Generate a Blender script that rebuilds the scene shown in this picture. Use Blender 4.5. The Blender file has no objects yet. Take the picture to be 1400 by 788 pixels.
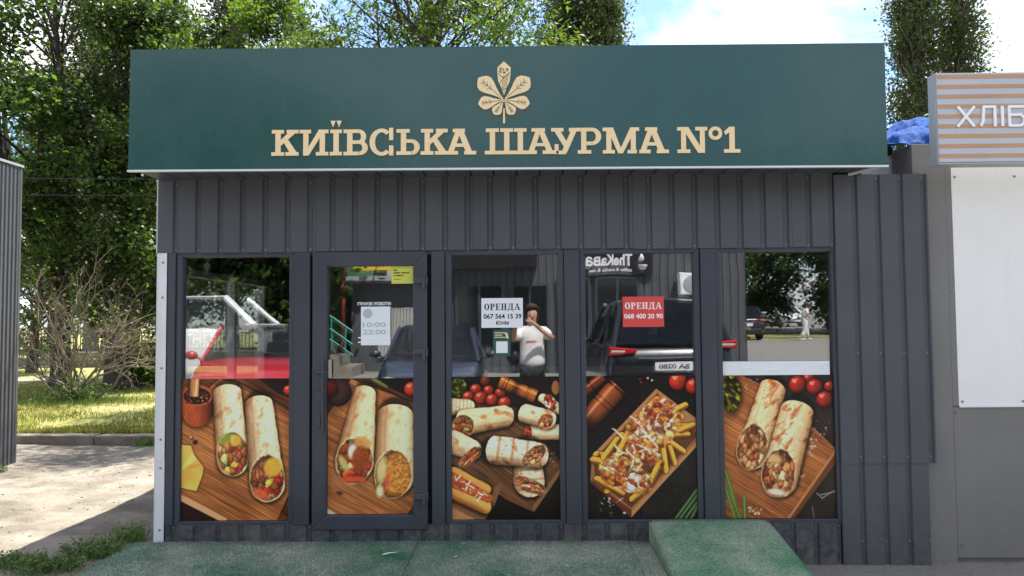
import bpy, bmesh, math, random
import numpy as np
from mathutils import Vector, Matrix

# ================================================================ camera, sky, sun, exposure
scene = bpy.context.scene
COL = scene.collection
CAM = Vector((0.0, -5.25, 1.56))
cam_d = bpy.data.cameras.new('camera'); cam_d.sensor_width = 36.0; cam_d.lens = 36.0 * 1010 / 1400
cam_d.clip_start = 0.002; cam_d.clip_end = 3000
cam = bpy.data.objects.new('camera', cam_d); COL.objects.link(cam)
tilt, yaw, roll = math.radians(2.6), math.radians(0.85), 0.0080
fw = Vector((-math.sin(yaw) * math.cos(tilt), math.cos(yaw) * math.cos(tilt), math.sin(tilt)))
r0 = fw.cross(Vector((0, 0, 1))).normalized(); u0 = r0.cross(fw)
rt = r0 * math.cos(roll) - u0 * math.sin(roll); up = u0 * math.cos(roll) + r0 * math.sin(roll)
cam.matrix_world = Matrix(((rt.x, up.x, -fw.x, CAM.x), (rt.y, up.y, -fw.y, CAM.y), (rt.z, up.z, -fw.z, CAM.z), (0, 0, 0, 1)))
scene.camera = cam

SUN = Vector((0.30, 0.43, 1.0)).normalized()          # direction towards the sun: behind the kiosk, a little to the right
sun_el = math.asin(SUN.z); sun_az = math.atan2(SUN.x, SUN.y)
sd = bpy.data.lights.new('sun', 'SUN'); sd.energy = 3.2; sd.angle = math.radians(0.53); sd.color = (1.0, 0.955, 0.88)
sun = bpy.data.objects.new('sun', sd); COL.objects.link(sun)
sun.rotation_euler = (-SUN).to_track_quat('-Z', 'Y').to_euler()

world = bpy.data.worlds.new('World'); scene.world = world; world.use_nodes = True
wn = world.node_tree.nodes; wl = world.node_tree.links; wn.clear()
wo = wn.new('ShaderNodeOutputWorld'); bg = wn.new('ShaderNodeBackground'); bg.inputs['Strength'].default_value = 0.085
sky = wn.new('ShaderNodeTexSky'); sky.sky_type = 'NISHITA'; sky.sun_disc = False
sky.sun_elevation = sun_el; sky.sun_rotation = sun_az; sky.air_density = 1.0; sky.dust_density = 0.15; sky.ozone_density = 3.0
tc = wn.new('ShaderNodeTexCoord'); sep = wn.new('ShaderNodeSeparateXYZ'); wl.new(tc.outputs['Generated'], sep.inputs[0])
def wmath(op, a, b=None):
    n = wn.new('ShaderNodeMath'); n.operation = op
    for i, v in enumerate((a, b)):
        if v is None: continue
        if isinstance(v, (int, float)): n.inputs[i].default_value = v
        else: wl.new(v, n.inputs[i])
    return n.outputs[0]
zz = wmath('ADD', wmath('MAXIMUM', sep.outputs[2], 0.0), 0.22)      # cumulus layer: the direction divided by its height
cmb = wn.new('ShaderNodeCombineXYZ')
wl.new(wmath('DIVIDE', sep.outputs[0], zz), cmb.inputs[0]); wl.new(wmath('DIVIDE', sep.outputs[1], zz), cmb.inputs[1])
nz = wn.new('ShaderNodeTexNoise'); nz.inputs['Scale'].default_value = 1.9; nz.inputs['Detail'].default_value = 9; nz.inputs['Roughness'].default_value = 0.56; nz.inputs['Distortion'].default_value = 0.25
mp = wn.new('ShaderNodeMapping'); mp.inputs['Location'].default_value = (3.62, 1.4, 0.0); wl.new(cmb.outputs[0], mp.inputs[0]); wl.new(mp.outputs[0], nz.inputs['Vector'])
cr = wn.new('ShaderNodeValToRGB'); cr.color_ramp.elements[0].position = 0.42; cr.color_ramp.elements[0].color = (.13, .13, .13, 1); cr.color_ramp.elements[1].position = 0.60; wl.new(nz.outputs[0], cr.inputs[0])
nz2 = wn.new('ShaderNodeTexNoise'); nz2.inputs['Scale'].default_value = 4.5; nz2.inputs['Detail'].default_value = 6; wl.new(mp.outputs[0], nz2.inputs['Vector'])
cc = wn.new('ShaderNodeValToRGB'); cc.color_ramp.elements[0].position = 0.3; cc.color_ramp.elements[0].color = (3.7, 3.75, 3.9, 1); cc.color_ramp.elements[1].position = 0.62; cc.color_ramp.elements[1].color = (6.2, 6.1, 6.0, 1); wl.new(nz2.outputs[0], cc.inputs[0])
mx = wn.new('ShaderNodeMixRGB'); wl.new(cr.outputs[0], mx.inputs[0]); tn = wn.new('ShaderNodeMixRGB'); tn.blend_type = 'MULTIPLY'; tn.inputs[0].default_value = 1.0; tn.inputs[2].default_value = (.58, .74, .92, 1); wl.new(sky.outputs[0], tn.inputs[1]); wl.new(tn.outputs[0], mx.inputs[1]); wl.new(cc.outputs[0], mx.inputs[2])
wl.new(mx.outputs[0], bg.inputs[0]); wl.new(bg.outputs[0], wo.inputs[0])

vs = scene.view_settings; vs.view_transform = 'Standard'; vs.look = 'None'; vs.exposure = 1.95; vs.gamma = 1.0; vs.use_curve_mapping = False
scene.cycles.max_bounces = 10; scene.cycles.transparent_max_bounces = 12; scene.cycles.diffuse_bounces = 4; scene.cycles.glossy_bounces = 4
scene.cycles.sample_clamp_indirect = 6.0; scene.cycles.use_denoising = True

R = math.radians
rnd = random.Random(7); nr = np.random.default_rng(11)

# ================================================================ helpers
class MB:
    """collects shapes; build() links them as ONE mesh object"""
    def __init__(s): s.v = []; s.f = []
    def add(s, vs_, fs): o = len(s.v); s.v += [tuple(map(float, p)) for p in vs_]; s.f += [tuple(i + o for i in f) for f in fs]; return s
    def box(s, x0, x1, y0, y1, z0, z1):
        if x0 > x1: x0, x1 = x1, x0
        if y0 > y1: y0, y1 = y1, y0
        if z0 > z1: z0, z1 = z1, z0
        return s.add([(x0, y0, z0), (x1, y0, z0), (x1, y1, z0), (x0, y1, z0), (x0, y0, z1), (x1, y0, z1), (x1, y1, z1), (x0, y1, z1)],
                     [(0, 3, 2, 1), (4, 5, 6, 7), (0, 1, 5, 4), (1, 2, 6, 5), (2, 3, 7, 6), (3, 0, 4, 7)])
    def prism(s, poly, y0, y1):
        """polygon in (x, z), seen counter-clockwise from -y; front at y0 < back at y1"""
        n = len(poly); a = sum(poly[i][0] * poly[(i + 1) % n][1] - poly[(i + 1) % n][0] * poly[i][1] for i in range(n))
        if a < 0: poly = poly[::-1]
        return s.add([(p[0], y0, p[1]) for p in poly] + [(p[0], y1, p[1]) for p in poly],
                     [tuple(range(n)), tuple(range(2 * n - 1, n - 1, -1))] + [((i + 1) % n, i, n + i, n + (i + 1) % n) for i in range(n)])
    def tube(s, pts, rad, n=6, cap=True):
        pts = [Vector(p) for p in pts]; m = len(pts)
        rad = [rad] * m if isinstance(rad, (int, float)) else rad
        V = []; ref = None
        for i, p in enumerate(pts):
            t = (pts[min(i + 1, m - 1)] - pts[max(i - 1, 0)]).normalized()
            if ref is None: ref = Vector((0, 0, 1)) if abs(t.z) < .9 else Vector((1, 0, 0))
            a = t.cross(ref).normalized(); b = a.cross(t); ref = b
            V += [p + (a * math.cos(q) + b * math.sin(q)) * rad[i] for q in (2 * math.pi * k / n for k in range(n))]
        F = [(i * n + k, i * n + (k + 1) % n, (i + 1) * n + (k + 1) % n, (i + 1) * n + k) for i in range(m - 1) for k in range(n)]
        if cap: F += [tuple(range(n - 1, -1, -1)), tuple((m - 1) * n + k for k in range(n))]
        return s.add(V, F)
    def lathe(s, prof, n=20, o=(0, 0, 0), axis='z'):
        V = []
        for r, h in prof:
            for k in range(n):
                c, q = math.cos(2 * math.pi * k / n) * r, math.sin(2 * math.pi * k / n) * r
                V.append({'z': (o[0] + c, o[1] + q, o[2] + h), 'x': (o[0] + h, o[1] + c, o[2] + q), 'y': (o[0] + q, o[1] + h, o[2] + c)}[axis])
        m = len(prof)
        F = [(i * n + k, i * n + (k + 1) % n, (i + 1) * n + (k + 1) % n, (i + 1) * n + k) for i in range(m - 1) for k in range(n)]
        return s.add(V, F + [tuple(range(n - 1, -1, -1)), tuple((m - 1) * n + k for k in range(n))])
    def loft(s, rings, cap=True, closed=True):
        n = len(rings[0]); V = [p for r_ in rings for p in r_]; m = len(rings); q = n if closed else n - 1
        F = [(i * n + k, i * n + (k + 1) % n, (i + 1) * n + (k + 1) % n, (i + 1) * n + k) for i in range(m - 1) for k in range(q)]
        if cap: F += [tuple(range(n - 1, -1, -1)), tuple((m - 1) * n + k for k in range(n))]
        return s.add(V, F)
    def sphere(s, c, r, n=12, m=8, sc=(1, 1, 1)):
        prof = [(max(1e-4, math.sin(math.pi * i / m)), -math.cos(math.pi * i / m)) for i in range(m + 1)]
        V0 = MB().lathe(prof, n); return s.add([(c[0] + p[0] * r * sc[0], c[1] + p[1] * r * sc[1], c[2] + p[2] * r * sc[2]) for p in V0.v], V0.f)
    def build(s, name, mat, parent=None, smooth=False, bevel=0.0, seg=2, sub=0):
        me = bpy.data.meshes.new(name); me.from_pydata(s.v, [], s.f); me.update()
        return link(name, me, mat, parent, smooth, bevel, seg, sub)
def link(name, me, mat, parent=None, smooth=False, bevel=0.0, seg=2, sub=0):
    if mat is not None and not me.materials: me.materials.append(mat)
    o = bpy.data.objects.new(name, me); COL.objects.link(o)
    if parent is not None: attach(o, parent)
    if smooth: me.polygons.foreach_set('use_smooth', [True] * len(me.polygons))
    if bevel:
        b = o.modifiers.new('bevel', 'BEVEL'); b.width = bevel; b.segments = seg; b.limit_method = 'ANGLE'; b.angle_limit = R(40)
    if sub:
        b = o.modifiers.new('sub', 'SUBSURF'); b.levels = sub; b.render_levels = sub
    return o
def world_of(o):
    m = o.matrix_basis.copy()
    return m if o.parent is None else world_of(o.parent) @ o.matrix_parent_inverse @ m
def attach(o, parent): o.parent = parent; o.matrix_parent_inverse = world_of(parent).inverted()
def thing(name, label, cat, loc=(0, 0, 0), group=None, roty=0.0):
    o = bpy.data.objects.new(name, None); COL.objects.link(o); o.location = loc; o.rotation_euler = (0, roty, 0); o.empty_display_size = .1
    return tag(o, label, cat, group)
def tag(o, label=None, cat=None, group=None, kind=None):
    for k, v in (('label', label), ('category', cat), ('group', group), ('kind', kind)):
        if v: o[k] = v
    return o
def mesh_np(name, V, F):
    """vertices (N,3) and faces (M,k) arrays to a mesh"""
    V = np.asarray(V, np.float32); F = np.asarray(F, np.int32); me = bpy.data.meshes.new(name); k = F.shape[1]
    me.vertices.add(len(V)); me.vertices.foreach_set('co', V.ravel())
    me.loops.add(F.size); me.loops.foreach_set('vertex_index', F.ravel())
    me.polygons.add(len(F)); me.polygons.foreach_set('loop_start', np.arange(0, F.size, k, dtype=np.int32)); me.polygons.foreach_set('loop_total', np.full(len(F), k, np.int32))
    me.update(calc_edges=True); return me
def text_polys(s_, size, bold=0.0, space=1.0):
    """flat lettering as (verts2d, faces), starting at x = 0 on the baseline"""
    c = bpy.data.curves.new('t', 'FONT'); c.body = s_; c.size = size; c.offset = bold; c.space_character = space; c.resolution_u = 3
    o = bpy.data.objects.new('t', c); COL.objects.link(o); bpy.context.view_layer.update()
    me = bpy.data.meshes.new_from_object(o.evaluated_get(bpy.context.evaluated_depsgraph_get()))
    V = [(v.co.x, v.co.y) for v in me.vertices]; F = [tuple(p.vertices) for p in me.polygons]
    bpy.data.objects.remove(o); bpy.data.curves.remove(c); bpy.data.meshes.remove(me); return V, F
def text(mb, s_, x0, x1, z, size, y, bold=0.0, face=-1, align='fit', xs=1.0):
    """lettering on a plane y = const that faces -y (face=-1) or +y; 'fit' stretches it from x0 to x1"""
    V, F = text_polys(s_, size, bold); a = min(p[0] for p in V); b = max(p[0] for p in V)
    k = (x1 - x0) / (b - a)
    if face < 0: mb.add([(x0 + (p[0] - a) * k, y, z + p[1]) for p in V], F)
    else: mb.add([(x1 - (p[0] - a) * k, y, z + p[1]) for p in V], [f[::-1] for f in F][::1])
    return mb

# ================================================================ materials
def nodes_of(m): return m.node_tree.nodes, m.node_tree.links
def mat(name, col, rough=.6, spec=.5, metal=0.0, var=0.0, vscale=4.0, bump=0.0, bscale=60.0, col2=None, c2scale=1.5, c2lo=.5, c2hi=.7, coat=0.0, stretch=None, streak=None, rvar=0.0, splash=None):
    m = bpy.data.materials.new(name); m.use_nodes = True; n, l = nodes_of(m); p = n['Principled BSDF']
    p.inputs['Roughness'].default_value = rough; p.inputs['Specular IOR Level'].default_value = spec; p.inputs['Metallic'].default_value = metal
    p.inputs['Base Color'].default_value = (*col, 1)
    if coat: p.inputs['Coat Weight'].default_value = coat; p.inputs['Coat Roughness'].default_value = .06
    tcn = n.new('ShaderNodeTexCoord'); vec = tcn.outputs['Object']
    if stretch:
        mpn = n.new('ShaderNodeMapping'); mpn.inputs['Scale'].default_value = stretch; l.new(vec, mpn.inputs[0]); vec = mpn.outputs[0]
    cur = None
    def noise(sc, det=6, v=None):
        t = n.new('ShaderNodeTexNoise'); t.inputs['Scale'].default_value = sc; t.inputs['Detail'].default_value = det; t.inputs['Roughness'].default_value = .6; l.new(v or vec, t.inputs['Vector']); return t.outputs[0]
    def mixc(f, a, b, mode='MIX'):
        q = n.new('ShaderNodeMixRGB'); q.blend_type = mode
        for s_, v in ((q.inputs[0], f), (q.inputs[1], a), (q.inputs[2], b)):
            if isinstance(v, (tuple, list)): s_.default_value = (*v[:3], 1)
            elif isinstance(v, (int, float)): s_.default_value = v
            else: l.new(v, s_)
        return q.outputs[0]
    def ramp(f, lo, hi, a=(0, 0, 0), b=(1, 1, 1)):
        q = n.new('ShaderNodeValToRGB'); q.color_ramp.elements[0].position = lo; q.color_ramp.elements[1].position = hi
        q.color_ramp.elements[0].color = (*a, 1); q.color_ramp.elements[1].color = (*b, 1); l.new(f, q.inputs[0]); return q.outputs[0]
    cur = col
    if col2 is not None: cur = mixc(ramp(noise(c2scale), c2lo, c2hi), cur, col2)
    if var: cur = mixc(1.0, cur, ramp(noise(vscale), .3, .7, (1 - var,) * 3, (1 + var,) * 3), 'MULTIPLY')
    if streak:                                                       # vertical dirt runs
        ms = n.new('ShaderNodeMapping'); ms.inputs['Scale'].default_value = (streak[1], streak[1], .6); l.new(tcn.outputs['Object'], ms.inputs[0])
        cur = mixc(ramp(noise(1.0, 8, ms.outputs[0]), .52, .8, (0, 0, 0), (streak[0],) * 3), cur, streak[2])
    if splash:                                                       # mud and dust splashed up from the ground, ragged upper edge
        sx = n.new('ShaderNodeSeparateXYZ'); l.new(tcn.outputs['Object'], sx.inputs[0]); mr = n.new('ShaderNodeMapRange'); mr.inputs[1].default_value = .42; mr.inputs[2].default_value = -.15; l.new(sx.outputs[2], mr.inputs[0])
        ml = n.new('ShaderNodeMath'); ml.operation = 'MULTIPLY'; l.new(mr.outputs[0], ml.inputs[0]); l.new(ramp(noise(22, 8), .38, .72), ml.inputs[1]); cur = mixc(ml.outputs[0], cur, splash)
    if not isinstance(cur, tuple): l.new(cur, p.inputs['Base Color'])
    if rvar:
        q = n.new('ShaderNodeMapRange'); q.inputs[1].default_value = .3; q.inputs[2].default_value = .7; q.inputs[3].default_value = rough - rvar; q.inputs[4].default_value = rough + rvar
        l.new(noise(3.0), q.inputs[0]); l.new(q.outputs[0], p.inputs['Roughness'])
    if bump:
        b = n.new('ShaderNodeBump'); b.inputs['Strength'].default_value = 1.0; b.inputs['Distance'].default_value = bump; l.new(noise(bscale, 5), b.inputs['Height']); l.new(b.outputs[0], p.inputs['Normal'])
    m['mix'] = 0
    return m
def leaf_mat(name, c, c2, trans=.45, rough=.5):
    m = bpy.data.materials.new(name); m.use_nodes = True; n, l = nodes_of(m); n.clear()
    o = n.new('ShaderNodeOutputMaterial'); p = n.new('ShaderNodeBsdfPrincipled'); t = n.new('ShaderNodeBsdfTranslucent'); mx_ = n.new('ShaderNodeMixShader')
    g = n.new('ShaderNodeNewGeometry'); q = n.new('ShaderNodeMixRGB'); q.inputs[1].default_value = (*c, 1); q.inputs[2].default_value = (*c2, 1); l.new(g.outputs['Random Per Island'], q.inputs[0])
    tcl = n.new('ShaderNodeTexCoord'); cl = n.new('ShaderNodeTexNoise'); cl.inputs['Scale'].default_value = .9; cl.inputs['Detail'].default_value = 3; l.new(tcl.outputs['Object'], cl.inputs['Vector'])
    rp_ = n.new('ShaderNodeMapRange'); rp_.inputs[1].default_value = .34; rp_.inputs[2].default_value = .66; rp_.inputs[3].default_value = .55; rp_.inputs[4].default_value = 1.35; l.new(cl.outputs[0], rp_.inputs[0])
    qq = n.new('ShaderNodeMixRGB'); qq.blend_type = 'MULTIPLY'; qq.inputs[0].default_value = 1; l.new(q.outputs[0], qq.inputs[1]); l.new(rp_.outputs[0], qq.inputs[2]); q = qq
    l.new(q.outputs[0], p.inputs['Base Color']); p.inputs['Roughness'].default_value = rough; p.inputs['Specular IOR Level'].default_value = .35
    k = n.new('ShaderNodeMixRGB'); k.blend_type = 'MULTIPLY'; k.inputs[0].default_value = 1; k.inputs[2].default_value = (1.55, 1.6, .62, 1); l.new(q.outputs[0], k.inputs[1]); l.new(k.outputs[0], t.inputs[0])
    mx_.inputs[0].default_value = trans; l.new(p.outputs[0], mx_.inputs[1]); l.new(t.outputs[0], mx_.inputs[2]); l.new(mx_.outputs[0], o.inputs[0]); return m
def glass_mat(name, tint=(.5, .52, .52), refl=.34, rough=0.0):
    m = bpy.data.materials.new(name); m.use_nodes = True; n, l = nodes_of(m); n.clear()
    o = n.new('ShaderNodeOutputMaterial'); t = n.new('ShaderNodeBsdfTransparent'); t.inputs[0].default_value = (*tint, 1)
    g = n.new('ShaderNodeBsdfGlossy'); g.inputs['Roughness'].default_value = rough; g.inputs[0].default_value = (.97, .98, 1, 1)
    tcg = n.new('ShaderNodeTexCoord'); wv = n.new('ShaderNodeTexNoise'); wv.inputs['Scale'].default_value = 1.7; wv.inputs['Detail'].default_value = 1.5; l.new(tcg.outputs['Object'], wv.inputs['Vector']); bp = n.new('ShaderNodeBump'); bp.inputs['Distance'].default_value = .0010; l.new(wv.outputs[0], bp.inputs['Height']); l.new(bp.outputs[0], g.inputs['Normal'])
    f = n.new('ShaderNodeLayerWeight'); f.inputs[0].default_value = .5; pw = n.new('ShaderNodeMath'); pw.operation = 'POWER'; pw.inputs[1].default_value = 4.0; l.new(f.outputs['Facing'], pw.inputs[0])
    a = n.new('ShaderNodeMath'); a.operation = 'ADD'; a.use_clamp = True; a.inputs[1].default_value = refl + .04; l.new(pw.outputs[0], a.inputs[0])
    x = n.new('ShaderNodeMixShader'); l.new(a.outputs[0], x.inputs[0]); l.new(t.outputs[0], x.inputs[1]); l.new(g.outputs[0], x.inputs[2]); l.new(x.outputs[0], o.inputs[0]); return m
def print_mat(name, arr):
    """a flat print: the painted picture on satin vinyl"""
    h, w = arr.shape[:2]; im = bpy.data.images.new(name, w, h); px = np.ones((h, w, 4), np.float32); px[..., :3] = np.clip(arr[::-1] * 1.1, 0, .96)
    im.pixels.foreach_set(px.ravel()); im.update(); im.pack()
    m = bpy.data.materials.new(name); m.use_nodes = True; n, l = nodes_of(m); p = n['Principled BSDF']; p.inputs['Roughness'].default_value = .32; p.inputs['Specular IOR Level'].default_value = .3
    t = n.new('ShaderNodeTexImage'); t.image = im; t.extension = 'EXTEND'; l.new(t.outputs[0], p.inputs['Base Color']); return m

GREY = (.062, .066, .078)
M = {}
M['clad'] = mat('clad', (.074, .079, .091), .42, .45, var=.12, vscale=1.2, streak=(.30, 9.0, (.112, .112, .115)), splash=(.13, .12, .105), bump=.0022, bscale=5, rvar=.10)
M['frame'] = mat('frame', (.050, .055, .070), .38, .45, var=.07, vscale=3, rvar=.07, bump=.0003, bscale=25)
M['skirt'] = mat('skirt', (.050, .054, .066), .5, .4, var=.16, vscale=6, col2=(.15, .145, .135), c2scale=5, c2lo=.56, c2hi=.78, splash=(.16, .15, .13))
M['gap'] = mat('gap', (.012, .012, .013), .8, .2)
M['white_trim'] = mat('white_trim', (.70, .71, .73), .4, .5, var=.05, streak=(.5, 16, (.45, .43, .4)))
M['sign_green'] = mat('sign_green', (.018, .078, .071), .28, .55, var=.05, vscale=1.2, rvar=.06, coat=.15, streak=(.16, 7, (.06, .12, .105)), bump=.004, bscale=.7)
M['gold'] = mat('gold', (.88, .67, .38), .38, .4, var=.05, vscale=8)
M['gold_side'] = mat('gold_side', (.56, .36, .16), .4, .4)
M['sign_ink'] = mat('sign_ink', (.03, .07, .06), .5, .3)
M['alu'] = mat('alu', (.74, .76, .78), .35, .5, metal=.2, var=.04)
M['glass'] = glass_mat('glass', (.80, .82, .81), .25, .006); M['glass_inner'] = glass_mat('glass_inner', (.80, .82, .81), .10, .012); M['glass_clear'] = glass_mat('glass_clear', (.88, .9, .9), .06)
M['carglass'] = glass_mat('carglass', (.10, .11, .115), .10)
M['paper'] = mat('paper', (.80, .81, .84), .7, .3); M['paper_red'] = mat('paper_red', (.72, .075, .065), .6, .3)
M['paper_yellow'] = mat('paper_yellow', (.62, .62, .10), .6, .3); M['paper_cool'] = mat('paper_cool', (.78, .82, .84), .6, .3)
M['ink'] = mat('ink', (.02, .02, .024), .7, .2); M['paper_mark'] = mat('paper_mark', (.46, .50, .53), .6, .3); M['ink_white'] = mat('ink_white', (.85, .85, .85), .6, .3)
M['sticker_green'] = mat('sticker_green', (.03, .10, .07), .4, .4)
M['film'] = mat('film', (.80, .83, .85), .5, .4, var=.10, vscale=6, stretch=(1, 1, 14))
M['handle'] = mat('handle', (.06, .063, .07), .35, .5); M['screw'] = mat('screw', (.20, .21, .23), .45, .5, metal=.3); M['steel'] = mat('steel', (.5, .5, .51), .3, .5, metal=.9)
M['in_wall'] = mat('in_wall', (.30, .30, .30), .7, .3, var=.1); M['in_dark'] = mat('in_dark', (.10, .09, .08), .7, .3, var=.2); M['in_white'] = mat('in_white', (.74, .74, .73), .5, .4)
M['carpet'] = mat('carpet', (.095, .235, .135), .95, .12, var=.5, vscale=75, col2=(.40, .42, .36), c2scale=1.5, c2lo=.34, c2hi=.64, bump=.004, bscale=240)
M['pebble'] = mat('pebble', (.27, .24, .20), .9, .2, var=.4, vscale=60)
M['carpet_ramp'] = mat('carpet_ramp', (.085, .225, .12), .95, .12, var=.5, vscale=75, col2=(.36, .39, .32), c2scale=1.9, c2lo=.42, c2hi=.74, bump=.004, bscale=240)
M['concrete'] = mat('concrete', (.24, .21, .175), .9, .2, var=.25, vscale=7, bump=.006, bscale=30, col2=(.19, .165, .14), c2scale=3)
M['bake_grey'] = mat('bake_grey', (.185, .180, .172), .5, .4, var=.07, vscale=2, streak=(.3, 6, (.25, .24, .23)), splash=(.23, .21, .185)); M['bake_white'] = mat('bake_white', (.83, .82, .80), .45, .4, var=.03, vscale=2, streak=(.2, 10, (.56, .55, .53)))
M['bake_panel'] = mat('bake_panel', (.50, .52, .56), .4, .4, var=.03); M['bake_tan'] = mat('bake_tan', (.52, .29, .16), .45, .4, var=.05); M['bake_end'] = mat('bake_end', (.36, .38, .40), .45, .4, var=.06)
M['letter_white'] = mat('letter_white', (.92, .92, .92), .4, .4)
M['tarp'] = mat('tarp', (.022, .075, .27), .85, .1, var=.18, vscale=9, bump=.004, bscale=24)
M['side_clad'] = mat('side_clad', (.092, .094, .100), .45, .4, var=.08, streak=(.3, 7, (.14, .135, .13)))
M['bark'] = mat('bark', (.055, .045, .037), .95, .15, var=.35, vscale=9, bump=.03, bscale=16, stretch=(1, 1, .22)); M['bark_grey'] = mat('bark_grey', (.19, .165, .135), .95, .15, var=.3, vscale=12, bump=.01, bscale=30)
M['bark_pale'] = mat('bark_pale', (.17, .15, .12), .95, .15, var=.3, vscale=9, bump=.02, bscale=20, stretch=(1, 1, .3)); M['twig'] = mat('twig', (.21, .165, .12), .9, .15, var=.35, vscale=5)
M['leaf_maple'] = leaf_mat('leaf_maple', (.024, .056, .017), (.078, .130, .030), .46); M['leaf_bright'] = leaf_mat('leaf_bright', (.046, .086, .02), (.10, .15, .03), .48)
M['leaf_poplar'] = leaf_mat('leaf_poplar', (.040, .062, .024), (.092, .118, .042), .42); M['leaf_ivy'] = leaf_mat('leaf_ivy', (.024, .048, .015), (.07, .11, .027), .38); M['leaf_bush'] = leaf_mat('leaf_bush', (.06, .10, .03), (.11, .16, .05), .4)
M['blade'] = leaf_mat('blade', (.13, .15, .03), (.34, .32, .10), .35, .7); M['weed'] = leaf_mat('weed', (.075, .13, .035), (.17, .25, .08), .35, .6)
# ---------------------------------------------------------------- printed food posters (flat vinyl print, painted in code)
class Paint:
    """A small painter: u,v are drawing units (x right, y down); everything is soft-edged numpy masks."""
    def __init__(s, x0, y0, x1, y1, n, seed, base):
        s.w = n; s.h = int(round(n * (y1 - y0) / (x1 - x0)))
        s.k = n / (x1 - x0)
        s.X, s.Y = np.meshgrid(x0 + (np.arange(s.w) + .5) / s.k, y0 + (np.arange(s.h) + .5) / s.k)
        s.rng = np.random.default_rng(seed)
        s.img = np.zeros((s.h, s.w, 3)) + np.array(base) / 255.0
    def sub(s, x0, y0, x1, y1):
        """the same picture, seen through a smaller window"""
        ox, oy = s.X[0, 0], s.Y[0, 0]
        i0, i1 = (int(np.clip((v - ox) * s.k, 0, s.X.shape[1] - 2)) for v in (x0, x1)); j0, j1 = (int(np.clip((v - oy) * s.k, 0, s.X.shape[0] - 2)) for v in (y0, y1))
        q = object.__new__(Paint); q.k, q.rng = s.k, s.rng
        sl = (slice(j0, max(j1, j0 + 1) + 1), slice(i0, max(i1, i0 + 1) + 1))
        q.X, q.Y, q.img = s.X[sl], s.Y[sl], s.img[sl]
        return q
    def noise(s, cx, cy, ang=0.0, oct=3, X=None, Y=None):
        X = s.X if X is None else X; Y = s.Y if Y is None else Y
        c, q = math.cos(ang), math.sin(ang)
        U = X * c + Y * q; V = -X * q + Y * c
        out = 0; amp = 1.0; tot = 0
        for o in range(oct):
            a = U / cx * 2**o + 37.3 * o; b = V / cy * 2**o + 11.7 * o
            i = np.floor(a).astype(int); j = np.floor(b).astype(int)
            fa = a - i; fb = b - j; fa = fa * fa * (3 - 2 * fa); fb = fb * fb * (3 - 2 * fb)
            T = s.rng.random((64, 64))
            g = lambda p, r: T[p % 64, r % 64]
            out = out + amp * ((g(i, j) * (1 - fa) + g(i + 1, j) * fa) * (1 - fb) + (g(i, j + 1) * (1 - fa) + g(i + 1, j + 1) * fa) * fb)
            tot += amp; amp *= .55
        return out / tot
    def put(s, m, col, a=1.0):
        m = np.clip(m * a, 0, 1)[..., None]
        col = np.asarray(col, float)
        if col.ndim == 1: col = col / 255.0
        s.img[...] = s.img * (1 - m) + col * m
    def soft(s, d, w=.6): return np.clip(.5 - d * s.k / (2 * w * 2.0), 0, 1)
    def poly(s, pts):
        """signed distance to a polygon (negative inside)"""
        P = np.array(pts, float); n = len(P); d = np.full(s.X.shape, 1e9); ins = np.zeros(s.X.shape, bool)
        for i in range(n):
            a = P[i]; b = P[(i + 1) % n]; e = b - a
            wx = s.X - a[0]; wy = s.Y - a[1]
            t = np.clip((wx * e[0] + wy * e[1]) / (e @ e + 1e-9), 0, 1)
            d = np.minimum(d, np.hypot(wx - e[0] * t, wy - e[1] * t))
            c = ((a[1] > s.Y) != (b[1] > s.Y)) & (s.X < e[0] * (s.Y - a[1]) / (e[1] + 1e-12) + a[0])
            ins ^= c
        return np.where(ins, -d, d)
    def cap(s, p0, p1, r0, r1):
        p0 = np.array(p0, float); p1 = np.array(p1, float); e = p1 - p0; L = np.hypot(*e)
        wx = s.X - p0[0]; wy = s.Y - p0[1]
        tr = (wx * e[0] + wy * e[1]) / (L * L); t = np.clip(tr, 0, 1)
        r = r0 + (r1 - r0) * t
        d = np.hypot(wx - e[0] * t, wy - e[1] * t) - r
        lat = (-wx * e[1] + wy * e[0]) / L / r
        return d, lat, tr
    def ell(s, c, a, b, ang=0.0):
        q = math.cos(ang), math.sin(ang)
        U = (s.X - c[0]) * q[0] + (s.Y - c[1]) * q[1]; V = -(s.X - c[0]) * q[1] + (s.Y - c[1]) * q[0]
        n = np.hypot(U / a, V / b)
        return (n - 1) * min(a, b), U / a, V / b
    def wood(s, mask, ang, c0=(96, 55, 30), c1=(172, 110, 62), pitch=9.0):
        g = s.noise(150, 7, ang, 4); f = s.noise(90, 2.2, ang, 2); big = s.noise(160, 90, ang, 2)
        t = np.clip(.25 + .75 * (g - .5) * 1.7 + .9 * (big - .5) + .25, 0, 1)
        V = -s.X * math.sin(ang) + s.Y * math.cos(ang) + 4 * (s.noise(200, 60, ang, 2) - .5)
        ring = np.abs(np.sin(V / pitch * math.pi))
        col = (np.array(c0) / 255.) * (1 - t[..., None]) + (np.array(c1) / 255.) * t[..., None]
        col = col * (.84 + .2 * np.clip(ring * 1.6, 0, 1) + .28 * (f - .5))[..., None]
        s.put(mask, col)
    def shadow(s, d, a=.55, w=16): s.img *= (1 - a * np.clip(1 - np.maximum(d, 0) / w, 0, 1) ** 1.5)[..., None]
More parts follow.
